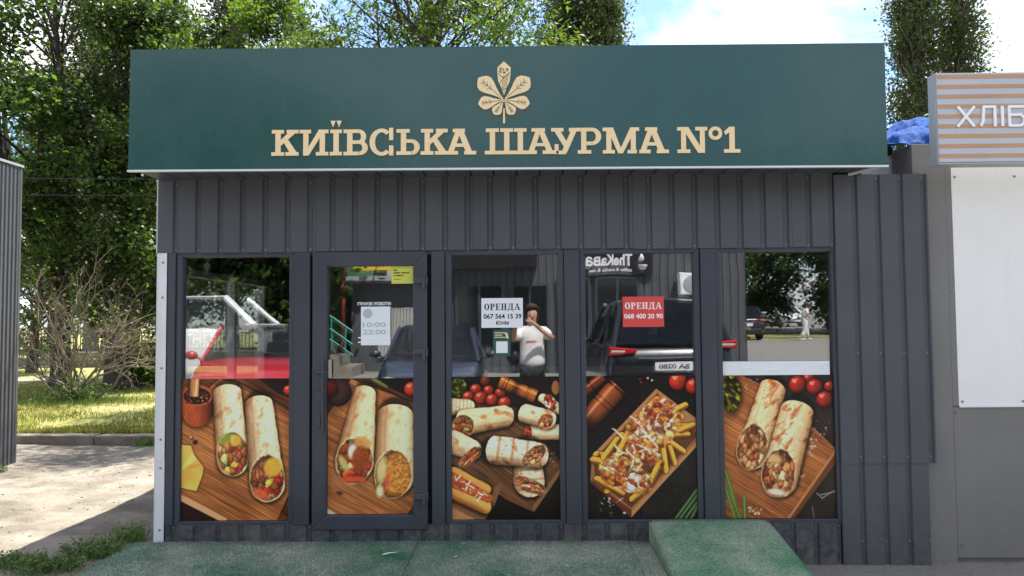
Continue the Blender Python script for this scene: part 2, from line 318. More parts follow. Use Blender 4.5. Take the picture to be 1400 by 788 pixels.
    def filling(s, c, a, b, ang, pal, n=46, rim=(246, 218, 170), dark=(92, 48, 26)):
        R = max(a, b) + 8; s = s.sub(c[0] - R, c[1] - R, c[0] + R, c[1] + R)
        d, U, V = s.ell(c, a, b, ang); wob = (s.noise(20, 20, 0, 3) - .5) * a * .15
        rimc = np.array(rim) / 255. * (.70 + .42 * s.noise(26, 14, 0, 2) + .16 * np.clip(-V, -1, 1))[..., None]
        s.put(s.soft(d + wob * .6, 1.2), np.clip(rimc, 0, 1)); s.put(s.soft(d + wob + a * .05, 1.4), np.array(rim) * .62, .6)
        di, U, V = s.ell(c, a * .93, b * .94, ang)
        m = s.soft(di + wob * 1.1, 1.4)
        s.put(m, dark)
        box = m > 0.01
        ys, xs = np.where(box)
        if len(ys) == 0: return
        PX = U[box] + .16 * (s.noise(12, 12)[box] - .5); PY = V[box] + .16 * (s.noise(12, 12)[box] - .5)
        pts = s.rng.uniform(-1, 1, (n, 2)); w = s.rng.uniform(.75, 1.5, n)
        ds = np.stack([np.hypot(PX - p[0], PY - p[1]) / q for p, q in zip(pts, w)], 0)
        o = np.argsort(ds, 0)[:2]; i1 = o[0]
        d1 = np.take_along_axis(ds, o[:1], 0)[0]; d2 = np.take_along_axis(ds, o[1:2], 0)[0]
        wts = np.array([p[3] for p in pal], float); wts /= wts.sum()
        ci = s.rng.choice(len(pal), n, p=wts)
        C = np.array([p[:3] for p in pal], float)[ci] / 255. * s.rng.uniform(.8, 1.15, (n, 1))
        e = np.clip((d2 - d1) * 7, 0, 1)
        lx = pts[i1, 0] - PX; ly = pts[i1, 1] - PY
        lam = .95 + 1.3 * (lx * .5 + ly * .85)
        tex = .92 + .5 * s.noise(5, 5, 0, 2)[box]
        col = C[i1] * .88 * np.clip(lam * tex, .35, 1.4)[:, None] * (.55 + .45 * e)[:, None]
        depth = np.clip(1.15 - .55 * np.clip(V[box] * -1, 0, 1) ** 2 * .6 - .25 * (np.hypot(U[box], V[box]) > .9), .4, 1.2)
        full = s.img.copy(); full[box] = np.clip(col * depth[:, None], 0, 1)
        s.put(m, full)
    def wrap(s, p0, p1, r0, r1, light=-.35, spots=.5, tint=(252, 226, 190), cut=None, sh=.6, grill=None):
        whole = s; R = max(r0, r1) + 26
        s = s.sub(min(p0[0], p1[0]) - R, min(p0[1], p1[1]) - R, max(p0[0], p1[0]) + R, max(p0[1], p1[1]) + R)
        d, lat, t = s.cap(p0, p1, r0, r1)
        L_ = math.hypot(p1[0] - p0[0], p1[1] - p0[1]); rr = r0 + (r1 - r0) * np.clip(t, 0, 1); al = np.where(t < 0, t * 1.65, np.maximum(t - 1, 0)) * L_
        d = np.hypot(lat * rr, al) - rr + 7.0 * (s.noise(34, 34) - .5)
        s.shadow(s.cap((p0[0] + 3, p0[1] + 5), (p1[0] + 3, p1[1] + 5), r0, r1)[0], sh, 18)
        l = np.clip(lat, -1, 1); nz = np.sqrt(np.clip(1 - l * l, 0, 1))
        lam = np.clip(.50 + .54 * nz + light * l * .46, .26, 1.1)
        e = np.array(p1, float) - np.array(p0, float); ang = math.atan2(e[1], e[0])
        big = s.noise(40, 24, ang, 3); fine = s.noise(7, 5, ang, 3)
        col = np.array(tint) / 255. * (lam * (.86 + .22 * big + .12 * (fine - .5)))[..., None]
        warm = np.clip((1 - lam) * 1.1, 0, 1)[..., None]
        col = col * (1 - warm) + col * np.array([1.12, .80, .48]) * warm
        fold = np.exp(-((np.abs(lat - .52 + .12 * (big - .5))) * 16) ** 2) * .13
        col = col * (1 - fold)[..., None] 
        sp = s.noise(46, 24, ang + .5, 3); sp2 = s.noise(16, 9, ang + .4, 2)
        k = np.clip((sp - .60 + .04 * spots) * 4.6, 0, 1) * (.45 + .6 * sp2) * spots * 1.5
        k = np.maximum(k, np.clip((sp2 - .74) * 6, 0, 1) * spots * 1.1)
        burn = np.array([158, 80, 34]) / 255.
        k = np.clip(k, 0, .9)[..., None]; col = col * (1 - k) + burn * lam[..., None] * k
        if grill:
            g = np.clip(np.sin(t * grill) * 3 - 2.0, 0, 1)[..., None] * .55
            col = col * (1 - g) + np.array([140, 84, 44]) / 255. * g
        s.put(s.soft(d), np.clip(col, 0, 1))
        if cut: whole.filling(*cut)
    def ball(s, c, r, col=(205, 42, 26), hi=1.0, sepal=True):
        s = s.sub(c[0] - r * 1.7, c[1] - r * 1.7, c[0] + r * 1.7, c[1] + r * 1.7)
        d, U, V = s.ell(c, r, r)
        s.shadow(d, .4, r * .5)
        nz = np.sqrt(np.clip(1 - U * U - V * V, 0, 1))
        lam = np.clip(.25 + .75 * nz - .25 * U - .3 * V, .12, 1.2)
        s.put(s.soft(d), np.clip(np.array(col) / 255. * lam[..., None], 0, 1))
        for (hx, hy, hr) in ((-.38, -.42, .2), (-.1, -.6, .1)):
            dh, _, _ = s.ell((c[0] + hx * r, c[1] + hy * r), hr * r * 1.3, hr * r, .6)
            s.put(np.clip(.5 - dh / (r * .12), 0, 1), (255, 205, 180), .6 * hi)
        if sepal:
            a0 = s.rng.uniform(0, 6)
            for q in range(5):
                a = a0 + q * 1.257; o = (c[0] + r * .25, c[1] + r * .05)
                d2, _, _ = s.cap(o, (o[0] + math.cos(a) * r * .42, o[1] + math.sin(a) * r * .38), r * .07, r * .02)
                s.put(s.soft(d2), (62, 70, 30), .9)
    def mill(s, p0, p1, r, col, rings):
        s = s.sub(min(p0[0], p1[0]) - 2 * r, min(p0[1], p1[1]) - 2 * r, max(p0[0], p1[0]) + 2 * r, max(p0[1], p1[1]) + 2 * r)
        d, lat, t = s.cap(p0, p1, r, r)
        prof = 1 + 0 * t
        for (tc, wd, am) in rings: prof = prof - am * np.exp(-((t - tc) / wd) ** 2)
        dd = np.maximum(np.abs(lat) * r - r * prof, np.maximum(-t, t - 1) * np.hypot(p1[0] - p0[0], p1[1] - p0[1]))
        s.shadow(dd, .5, 14)
        l = np.clip(lat / prof, -1, 1); lam = np.clip(.25 + .8 * np.sqrt(1 - l * l) - .35 * l, .1, 1.3)
        for (tc, wd, am) in rings: lam = lam * (1 - .6 * np.exp(-((t - tc) / (wd * .5)) ** 2))
        e = np.array(p1, float) - np.array(p0, float)
        g = s.noise(60, 3, math.atan2(e[1], e[0]), 3)
        hl = np.exp(-((l + .45) / .16) ** 2) * .35
        s.put(s.soft(dd), np.clip(np.array(col) / 255. * (lam * (.75 + .5 * g))[..., None] + hl[..., None] * np.array([.9, .7, .5]), 0, 1))
    def specks(s, box, n, col, r=(1, 3)):
        for _ in range(n):
            c = (s.rng.uniform(box[0], box[2]), s.rng.uniform(box[1], box[3]))
            q = s.sub(c[0] - 12, c[1] - 12, c[0] + 12, c[1] + 12)
            d, _, _ = q.ell(c, s.rng.uniform(*r), s.rng.uniform(*r), s.rng.uniform(0, 3))
            q.put(q.soft(d), np.array(col) * s.rng.uniform(.7, 1.1), .9)
    def done(s, glow=0.0):
        s.img *= (.97 + .06 * s.rng.random((s.h, s.w, 1)))
        g = np.clip(s.img, 0, 1) ** 1.02 * np.array([1.07, 1.01, .93])
        return np.clip(g + .10 * g * (1 - g), 0, 1)

MEAT = [(156, 84, 50, 3), (184, 110, 68, 3), (214, 150, 102, 2)]
GRN = [(120, 140, 52, 1), (176, 190, 104, 1)]
RED = [(196, 66, 36, 1.2), (160, 40, 26, .7)]
CHS = [(238, 186, 72, 1.2)]
WHT = [(240, 228, 208, .8)]
GOLD = [(206, 138, 62, 4), (182, 108, 44, 3), (226, 170, 92, 2), (150, 84, 36, 1.5)]

def poster_wraps_mortar(n=319):
    p = Paint(130, 52, 612, 698, n, 5, (30, 20, 14))
    a = .52
    p.wood(np.ones_like(p.X), a - .02, (62, 34, 20), (120, 70, 40), 30)
    p.put(p.soft(p.poly([(470, 50), (640, 50), (640, 150), (560, 120)])), (20, 14, 12))
    board = p.poly([(120, 200), (300, 50), (390, 74), (620, 200), (620, 560), (560, 700), (320, 700), (120, 582)])
    p.shadow(board, .5, 14)
    p.wood(p.soft(board), a, (110, 62, 32), (186, 122, 70), 13)
    edge = p.poly([(120, 578), (160, 596), (335, 690), (330, 720), (120, 612)])
    p.put(p.soft(edge), (206, 160, 116)); p.put(p.soft(p.poly([(120, 606), (300, 700), (120, 710)])), (36, 22, 16))
    p.put(np.clip(1 - np.abs(p.poly([(380, 74), (620, 196), (620, 206), (380, 84)])) / 5, 0, 1), (46, 26, 18), .8)
    # mortar, pestle, peppercorns
    d, U, V = p.ell((198, 180), 74, 92)
    p.shadow(d, .6, 24)
    lam = np.clip(.45 + .6 * np.sqrt(np.clip(1 - U * U, 0, 1)) - .45 * U, .2, 1.2) * (.75 + .45 * p.noise(10, 60, .2, 3))
    p.put(p.soft(np.maximum(d, 128 - p.Y)), np.clip(np.array([150, 66, 36]) / 255. * lam[..., None], 0, 1))
    d2, _, _ = p.ell((196, 128), 72, 50); p.put(p.soft(d2), (158, 82, 46)); d2, _, _ = p.ell((196, 130), 60, 38); p.put(p.soft(d2), (34, 16, 12))
    for q in range(34):
        p.ball((p.rng.uniform(148, 246), p.rng.uniform(104, 158)), p.rng.uniform(5, 8), [(120, 44, 30), (70, 34, 24), (168, 110, 70)][q % 3], .6, False)
    p.mill((184, 40), (180, 132), 23, (196, 130, 84), [])
    p.ball((172, 320), 9, (196, 150, 110), .5, False); p.ball((190, 342), 10, (40, 24, 16), .4, False)
    p.ball((608, 106), 24, (210, 56, 30), 1, False)
    ch = p.poly([(120, 352), (172, 358), (186, 398), (230, 458), (224, 494), (198, 566), (120, 548)])
    p.shadow(ch, .5, 12); sh = .86 + .24 * p.noise(60, 60, .3, 2)
    p.put(p.soft(ch), np.clip(np.array([240, 186, 84]) / 255. * sh[..., None], 0, 1))
    p.put(p.soft(p.poly([(140, 450), (210, 440), (214, 452), (150, 470)])), (206, 150, 48), .8)
    p.put(p.soft(p.poly([(178, 388), (196, 420), (140, 470), (120, 470)])), (250, 226, 140), .6)
    p.wrap((332, 116), (358, 424), 65, 73, -.5, .42, cut=((358, 396), 70, 102, -.08, MEAT + RED + [(238, 186, 72, 2)] + GRN, 44))
    p.put(p.soft(p.ell((325, 330), 36, 26, -.4)[0], 2), (146, 160, 70), .75); p.put(p.soft(p.ell((372, 335), 24, 26, .4)[0], 2), (240, 198, 80), .8)
    p.wrap((474, 168), (514, 536), 63, 80, -.6, .42, cut=((514, 508), 78, 106, -.06, MEAT + RED + CHS + GRN, 44))
    p.put(p.soft(p.ell((540, 456), 40, 44, .4)[0], 2), (236, 178, 66), .85); p.put(p.soft(p.ell((486, 580), 36, 20, .5)[0], 2), (222, 104, 60), .8)
    return p.done()

def poster_wraps_crispy(n=268):
    p = Paint(94, 54, 482, 668, n, 8, (24, 18, 14))
    p.wood(np.ones_like(p.X), .5, (46, 26, 18), (92, 56, 34), 26)
    p.put(p.soft(p.poly([(290, 40), (490, 40), (490, 150), (400, 110)])), (18, 16, 14))
    board = p.poly([(80, 240), (200, 54), (490, 170), (490, 620), (440, 690), (80, 690)])
    p.shadow(board, .5, 14); p.wood(p.soft(board), .5, (104, 60, 34), (182, 118, 70), 13)
    p.ball((140, 118), 62, (66, 40, 34), .25, False); p.ball((100, 100), 40, (96, 26, 22), .3, False)
    p.ball((474, 104), 34, (206, 58, 36), 1, False)
    p.put(p.soft(p.cap((300, 56), (360, 92), 8, 5)[0]), (90, 116, 60)); 
    p.put(p.soft(p.ell((148, 574), 12, 7, .3)[0], 2), (40, 22, 14)); p.put(p.soft(p.poly([(90, 640), (134, 668), (90, 670)])), (210, 196, 180))
    p.wrap((262, 116), (214, 430), 50, 90, -.45, .38, (252, 218, 174), cut=((214, 428), 84, 108, .1, [(130, 56, 26, 4), (150, 70, 34, 3)] + RED + GRN + [(226, 190, 130, 2)], 44))
    p.put(p.soft(p.ell((252, 346), 42, 26, .3)[0], 2), (206, 150, 84), .9); p.put(p.soft(p.ell((206, 386), 20, 34, .1)[0], 2), (240, 232, 220), .95)
    d, U, V = p.ell((244, 420), 42, 58, .1); p.put(p.soft(d, 2), np.clip(np.array([140, 62, 28]) / 255. * (.7 + .6 * p.noise(9, 9, 0, 3))[..., None], 0, 1), .9)
    p.put(p.soft(p.ell((166, 440), 16, 40, -.5)[0], 2), (196, 196, 120), .85); p.put(p.soft(p.cap((172, 512), (250, 512), 14, 12)[0], 2), (206, 74, 44), .9)
    p.wrap((400, 220), (392, 500), 80, 90, -.5, .30, (252, 220, 178), cut=((388, 490), 84, 112, .03, GOLD, 90))
    d, U, V = p.ell((410, 490), 56, 96, 0); p.put(p.soft(d, 3), np.clip(np.array([202, 134, 60]) / 255. * (.45 + 1.05 * p.noise(9, 8, 0, 3))[..., None], 0, 1), .85)
    p.put(p.soft(p.ell((338, 470), 22, 60, .1)[0], 3), (206, 200, 140), .9); p.put(p.soft(p.ell((362, 520), 10, 36, .2)[0], 2), (206, 76, 60), .85)
    p.put(p.soft(p.ell((330, 566), 16, 26, 0)[0], 2), (224, 220, 184), .9)
    return p.done()

def poster_wraps_hotdog(n=319):
    p = Paint(62, 46, 550, 692, n, 12, (16, 13, 12))
    p.put(np.clip(p.noise(120, 120, 0, 2) - .3, 0, 1), (42, 32, 26), .8)
    board = p.poly([(50, 190), (180, 120), (360, 190), (560, 440), (428, 656), (300, 596), (50, 430)])
    p.wood(p.soft(board), .62, (52, 33, 22), (112, 76, 50), 15)
    p.put(p.soft(p.poly([(556, 452), (560, 476), (432, 660), (424, 636)])), (128, 90, 60)); p.put(p.soft(p.poly([(300, 580), (424, 636), (430, 660), (300, 600)])), (98, 66, 42))
    d, U, V = p.ell((92, 92), 38, 44); p.put(p.soft(d), np.clip(np.array([92, 104, 26]) / 255. * (.2 + 1.6 * p.noise(16, 10, .7, 2) ** 2)[..., None], 0, 1))
    p.ball((215, 64), 24, (110, 40, 24), .3, False)
    for c, r in (((172, 103), 27), ((138, 137), 28), ((230, 108), 25), ((284, 118), 26), ((194, 141), 31), ((246, 150), 29), ((303, 166), 31)): p.ball(c, r, (178, 48, 34))
    p.mill((280, 66), (444, 138), 33, (170, 92, 44), [(.12, .02, .08), (.2, .03, .14), (.74, .02, .12), (.8, .02, .1), (.45, .2, .12)])
    p.wrap((470, 140), (545, 190), 22, 26, -.2, .2, cut=((510, 165), 26, 38, -.5, RED + WHT, 14)); p.put(p.soft(p.ell((535, 96), 18, 32, 0)[0]), (150, 96, 60))
    G = 26
    p.wrap((60, 180), (130, 182), 40, 36, -.4, .4, grill=G)
    p.wrap((118, 252), (296, 226), 60, 50, -.7, .6, (246, 218, 174), cut=((112, 272), 50, 54, .5, MEAT + RED + WHT + GRN, 36))
    p.wrap((60, 340), (150, 376), 56, 48, -.5, .55, cut=((146, 408), 64, 26, -.72, MEAT + RED, 26))
    p.wrap((430, 300), (545, 298), 34, 36, -.5, .4, cut=((408, 300), 16, 28, .1, RED, 10))
    p.wrap((392, 212), (492, 238), 44, 45, -.6, .55, cut=((488, 252), 30, 40, .7, MEAT + RED, 26))
    p.wrap((402, 372), (412, 524), 62, 70, -.4, .4, grill=22, cut=((414, 540), 78, 30, .42, MEAT + WHT, 34))
    p.wrap((256, 378), (440, 402), 66, 60, -.75, .6, (252, 234, 206), cut=((434, 406), 34, 66, .86, MEAT + [(196, 140, 104, 2)], 40), grill=18)
    pap = p.poly([(292, 524), (250, 640), (204, 700), (50, 700), (50, 610), (180, 590)])
    p.put(p.soft(pap), (120, 84, 56)); p.put(p.soft(p.poly([(60, 636), (160, 688), (150, 700), (50, 700)])), (170, 124, 86))
    p.wrap((66, 560), (206, 634), 42, 34, -.7, .1, (222, 160, 84)); p.wrap((66, 478), (214, 556), 28, 24, -.6, .1, (216, 150, 74))
    d, l, t = p.cap((62, 512), (226, 598), 34, 20)
    p.put(p.soft(d), np.clip(np.array([176, 84, 54]) / 255. * (.5 + .9 * p.noise(12, 9, .5, 3))[..., None], 0, 1))
    for q in range(22):
        c = np.array((66 + q * 7, 494 + q * 4.4)) + p.rng.uniform(-16, 20, 2)
        p.put(p.soft(p.cap(c, c + p.rng.uniform(-22, 22, 2), 4, 3)[0]), [(240, 230, 216), (226, 176, 96), (206, 90, 66), (244, 238, 226)][q % 4], .9)
    p.specks((500, 380, 545, 460), 9, (200, 180, 160), (1, 3))
    return p.done()

def poster_fries(n=319):
    p = Paint(72, 44, 566, 688, n, 21, (20, 18, 18))
    p.put(np.clip(p.noise(6, 6, 0, 3) - .35, 0, 1) * np.clip((p.Y - 420) / 200, 0, 1), (80, 74, 70), .9)
    p.put(np.clip((p.noise(160, 160, 0, 2) - .4) * 2, 0, 1) * (p.X > 320), (48, 46, 42), .8)
    p.mill((60, 116), (150, 46), 26, (104, 50, 32), [(.4, .05, .15)])
    p.mill((66, 262), (220, 92), 52, (128, 66, 38), [(.52, .018, .1), (.62, .018, .1), (.95, .05, .12), (.05, .3, .1)])
    p.ball((490, 70), 42, (200, 46, 30)); p.ball((562, 92), 38, (196, 44, 30))
    for c in ((318, 58), (322, 74), (353, 54), (372, 64)): p.ball(c, 6, [(130, 30, 24), (214, 190, 150)][c[0] > 340], .5, False)
    tray = p.poly([(390, 102), (566, 236), (580, 344), (268, 682), (84, 520), (92, 410)])
    p.put(p.soft(tray), (146, 98, 62)); inn = p.poly([(392, 118), (566, 250), (570, 322), (268, 640), (104, 500), (104, 416)])
    p.put(p.soft(inn), (92, 56, 34)); p.put(p.soft(p.poly([(84, 512), (270, 650), (268, 684), (84, 524)])), (96, 48, 34))
    p.put(p.soft(p.poly([(580, 330), (270, 652), (268, 682), (580, 352)])), (176, 126, 84)); p.put(p.soft(p.poly([(390, 102), (92, 404), (104, 418), (394, 122)])), (168, 120, 82))
    p.put(p.soft(p.poly([(390, 102), (566, 236), (566, 300), (420, 180)])), (164, 116, 76))
    rng = p.rng
    P0 = p
    def fry(a, b, w):
        p = P0.sub(min(a[0], b[0]) - 30, min(a[1], b[1]) - 30, max(a[0], b[0]) + 30, max(a[1], b[1]) + 30)
        d, l, t = p.cap(a, b, w, w * .92); p.shadow(d, .45, 8)
        lam = np.clip(.62 + .4 * (l < .25) - .22 * l + .16 * (p.noise(14, 8) - .5), .3, 1.15)
        p.put(p.soft(d), np.clip(np.array([244, 158, 62]) / 255. * lam[..., None], 0, 1))
    for _ in range(46):
        t = rng.uniform(0, 1); c = np.array((150 + 330 * t, 520 - 330 * t)) + rng.normal(0, 34, 2)
        a = rng.uniform(-.2, 2.6); L = rng.uniform(36, 62); v = np.array((math.cos(a), math.sin(a))) * L
        if tray[np.clip(int((c[1] - 44) * p.k), 0, p.h - 1), np.clip(int((c[0] - 72) * p.k), 0, p.w - 1)] < -34: fry(c - v, c + v, rng.uniform(15, 20))
    for a, b, w in (((100, 424), (176, 440), 17), ((150, 412), (210, 332), 16), ((206, 420), (262, 300), 17), ((116, 512), (226, 572), 17), ((160, 500), (260, 450), 18), ((452, 212), (520, 178), 16), ((440, 312), (528, 310), 15), ((500, 290), (556, 268), 15), ((440, 340), (506, 386), 15), ((412, 368), (424, 470), 17), ((446, 370), (466, 438), 14), ((356, 530), (402, 440), 18), ((276, 600), (330, 560), 16), ((190, 446), (290, 440), 18), ((340, 200), (392, 150), 16), ((260, 280), (286, 340), 16)): fry(a, b, w)
    def top(c, a, b, ang, pal, n_):
        d, U, V = p.ell(c, a, b, ang); d = d + 30 * (p.noise(30, 30, 0, 3) - .5); m = p.soft(d, 2); box = m > .01
        pts = rng.uniform(-1, 1, (n_, 2)); PX = U[box] + .2 * (p.noise(14, 14)[box] - .5); PY = V[box] + .2 * (p.noise(14, 14)[box] - .5)
        ds = np.stack([np.hypot(PX - q[0], PY - q[1]) for q in pts], 0); o = np.argsort(ds, 0)[:2]
        d1 = np.take_along_axis(ds, o[:1], 0)[0]; d2 = np.take_along_axis(ds, o[1:2], 0)[0]; i1 = o[0]
        w = np.array([q[3] for q in pal], float); C = np.array([q[:3] for q in pal], float)[rng.choice(len(pal), n_, p=w / w.sum())] / 255.
        lam = .95 + 1.6 * ((pts[i1, 0] - PX) * .5 + (pts[i1, 1] - PY) * .9)
        full = p.img.copy(); full[box] = np.clip(C[i1] * (np.clip(lam, .6, 1.3) * (.66 + .34 * np.clip((d2 - d1) * 8, 0, 1)))[:, None], 0, 1)
        p.put(m, full)
        gl = np.clip((p.noise(34, 22, .6, 3) - .5) * 6, 0, 1) * m; p.put(gl, (118, 48, 24), .74); p.put(np.clip((p.noise(22, 16, -.5, 3) - .64) * 9, 0, 1) * m, (250, 238, 220), .85); p.put(np.clip((p.noise(26, 20, .2, 3) - .6) * 7, 0, 1) * m, (240, 160, 64), .6)
    T = [(190, 106, 60, 2), (240, 170, 84, 4), (250, 206, 120, 4), (252, 240, 222, 2.4), (166, 76, 44, 1), (226, 130, 74, 2), (246, 210, 164, 3)]
    top((378, 276), 128, 98, -.55, T, 46); top((246, 496), 122, 74, .45, T, 32); top((420, 184), 50, 36, .2, MEAT + RED, 20); top((326, 396), 80, 62, .3, T + MEAT, 30)
    for q in range(16):
        c = np.array([(372, 270), (300, 380), (230, 470)][q % 3]) + rng.normal(0, 44, 2)
        a_ = c; v_ = rng.uniform(-16, 16, 2)
        for _ in range(4): b_ = a_ + v_ + rng.uniform(-7, 7, 2); p.put(p.soft(p.cap(a_, b_, 3.2, 2.8)[0], 1.2), (250, 240, 226), .85); a_ = b_
    for q in range(18):
        c = np.array([(400, 260), (260, 520), (350, 420)][q % 3]) + rng.normal(0, 40, 2)
        p.put(p.soft(p.ell(c, rng.uniform(8, 18), rng.uniform(5, 10), rng.uniform(0, 3))[0], 1.5), [(120, 44, 26), (70, 30, 22)][q % 2], .7)
    for a, b in (((466, 690), (580, 540)), ((486, 690), (580, 566)), ((536, 690), (580, 612)), ((510, 690), (584, 590))): p.put(p.soft(p.cap(a, b, 6, 6)[0]), (60, 96, 52)); p.put(p.soft(p.cap(a, b, 2, 2)[0]), (120, 150, 104), .6)
    p.specks((130, 590, 240, 676), 16, (226, 220, 210), (1, 7))
    return p.done()

def poster_wraps_chicken(n=327):
    p = Paint(97, 44, 606, 690, n, 33, (30, 26, 24))
    p.put(np.clip((p.noise(120, 120, 0, 2) - .35) * 2, 0, 1), (58, 50, 46), .8)
    board = p.poly([(90, 40), (190, 46), (330, 110), (610, 376), (610, 430), (396, 700), (90, 700)])
    p.shadow(board, .5, 16); p.wood(p.soft(board), .55, (104, 58, 32), (184, 116, 66), 14)
    p.put(p.soft(p.poly([(612, 392), (612, 440), (408, 700), (384, 700)])), (96, 58, 36)); p.put(p.soft(p.poly([(606, 386), (612, 396), (392, 694), (380, 690)])), (190, 130, 84), .8)
    d, U, V = p.ell((136, 126), 44, 84); p.shadow(d, .6, 24); p.put(p.soft(d), np.clip(np.array([120, 116, 22]) / 255. * (.12 + 2.2 * p.noise(22, 12, .8, 2) ** 3)[..., None], 0, 1))
    for c, r in (((495, 62), 28), ((443, 88), 41), ((522, 98), 37), ((590, 96), 24), ((566, 156), 38)): p.ball(c, r, (172, 38, 30))
    p.specks((490, 330, 525, 420), 16, (222, 196, 176), (2, 8)); p.specks((500, 250, 585, 330), 14, (190, 170, 150), (1, 5)); p.specks((200, 640, 270, 680), 14, (226, 200, 170), (2, 7)); p.specks((190, 60, 260, 110), 10, (200, 190, 180), (1, 4))
    p.specks((440, 460, 520, 520), 4, (226, 190, 160), (3, 7))
    C = [(200, 128, 80, 3), (218, 156, 104, 3), (170, 98, 56, 2.6), (146, 78, 42, 1.2), (232, 186, 138, 1)]
    p.wrap((328, 104), (226, 398), 62, 72, .3, .8, (252, 216, 172), cut=((226, 370), 70, 106, .2, C, 46))
    p.wrap((438, 208), (350, 512), 78, 84, .25, .8, (252, 220, 178), cut=((346, 488), 79, 112, .16, C, 46))
    p.put(p.soft(p.ell((336, 574), 40, 14, .15)[0], 2), (244, 238, 228), .9); p.put(p.soft(p.ell((330, 424), 34, 22, .3)[0], 3), (232, 190, 130), .8)
    for a, b, w in (((100, 470), (160, 690), 9), ((96, 540), (140, 690), 8), ((112, 560), (166, 690), 5), ((184, 590), (186, 690), 9)): p.put(p.soft(p.cap(a, b, w, w)[0]), (66, 98, 44)); p.put(p.soft(p.cap(a, b, w * .35, w * .35)[0]), (150, 176, 100), .6)
    for a, b in (((520, 580), (545, 604)), ((545, 600), (600, 566)), ((536, 586), (606, 572))): p.put(p.soft(p.cap(a, b, 3, 2)[0]), (150, 150, 146), .8)
    p.put(p.soft(p.cap((497, 640), (505, 700), 1.5, 1)[0]), (190, 186, 176), .7)
    return p.done()
# ================================================================ the setting: ground, lawn, kerb, paths
def smooth(a, b, x): t = np.clip((x - a) / (b - a), 0, 1); return t * t * (3 - 2 * t)
def vnoise(x, y, s, seed):
    T = np.random.default_rng(seed).random((128, 128)); a = x * s; b = y * s; i = np.floor(a).astype(int); j = np.floor(b).astype(int)
    u = a - i; v = b - j; u = u * u * (3 - 2 * u); v = v * v * (3 - 2 * v); g = lambda p, q: T[p % 128, q % 128]
    return (g(i, j) * (1 - u) + g(i + 1, j) * u) * (1 - v) + (g(i, j + 1) * (1 - u) + g(i + 1, j + 1) * u) * v - .5
def ground_z(x, y):
    z = -.145 * smooth(-1.2, 2.1, x) * smooth(-4.0, -1.0, y) * smooth(40, 6, x)
    dirt = smooth(-1.0, -2.4, x) * smooth(-4, -1, y)
    z = z + dirt * (.05 * vnoise(x, y, .8, 1) + .025 * vnoise(x, y, 3.1, 2) + .010 * vnoise(x, y, 9.0, 3)) + .008 * vnoise(x, y, 5, 4) + .006
    return z - .10 * smooth(4.4, 4.7, y)
def axis_lines(a, b, step, far):
    mid = np.arange(a, b + 1e-6, step); out = []; d = step
    lo = a; 
    while lo > -far: d *= 1.35; lo -= d; out.append(lo)
    left = out[::-1]; out = []; d = step; hi = b
    while hi < far: d *= 1.35; hi += d; out.append(hi)
    return np.concatenate([left, mid, out])
gx = axis_lines(-7.0, 3.6, .055, 900); gy = axis_lines(-2.0, 4.6, .055, 900)
GX, GY = np.meshgrid(gx, gy, indexing='ij'); GV = np.stack([GX, GY, ground_z(GX, GY)], -1).reshape(-1, 3)
ni, nj = len(gx), len(gy); I, J = np.meshgrid(np.arange(ni - 1), np.arange(nj - 1), indexing='ij'); b_ = (I * nj + J).ravel()
def ground_mat():
    m = mat('dirt', (.275, .245, .20), .95, .15, var=.22, vscale=2.2, bump=.03, bscale=14, col2=(.185, .16, .128), c2scale=1.6, c2lo=.44, c2hi=.60)
    n, l = nodes_of(m); p = n['Principled BSDF']; dirt = p.inputs['Base Color'].links[0].from_socket
    t = n.new('ShaderNodeTexCoord'); s_ = n.new('ShaderNodeSeparateXYZ'); l.new(t.outputs['Object'], s_.inputs[0])
    def mth(op, a, b=0.0, clamp=False):
        q = n.new('ShaderNodeMath'); q.operation = op; q.use_clamp = clamp
        for i, v in enumerate((a, b)):
            if isinstance(v, (int, float)): q.inputs[i].default_value = v
            else: l.new(v, q.inputs[i])
        return q.outputs[0]
    w = n.new('ShaderNodeTexNoise'); w.inputs['Scale'].default_value = 1.6; w.inputs['Detail'].default_value = 7; l.new(t.outputs['Object'], w.inputs['Vector'])
    f = n.new('ShaderNodeTexNoise'); f.inputs['Scale'].default_value = 90; f.inputs['Detail'].default_value = 4; l.new(t.outputs['Object'], f.inputs['Vector'])
    wob = mth('MULTIPLY', mth('SUBTRACT', w.outputs[0], .5), 2.2)
    a1 = mth('ADD', mth('ADD', s_.outputs[0], 1.6), wob); a2 = mth('ADD', mth('SUBTRACT', -1.7, s_.outputs[1]), wob)
    k = mth('MULTIPLY', mth('MAXIMUM', a1, a2), 2.5, True)
    asp = n.new('ShaderNodeMixRGB'); asp.inputs[1].default_value = (.15, .142, .13, 1); asp.inputs[2].default_value = (.28, .265, .24, 1); l.new(mth('ADD', mth('MULTIPLY', f.outputs[0], .55), mth('MULTIPLY', w.outputs[0], .45)), asp.inputs[0])
    x = n.new('ShaderNodeMixRGB'); l.new(k, x.inputs[0]); l.new(dirt, x.inputs[1]); l.new(asp.outputs[0], x.inputs[2]); l.new(x.outputs[0], p.inputs['Base Color']); return m
ground = link('ground', mesh_np('ground', GV, np.stack([b_, b_ + nj, b_ + nj + 1, b_ + 1], 1)), ground_mat(), smooth=True); tag(ground, 'bare pale dirt running into grey asphalt', kind='structure')
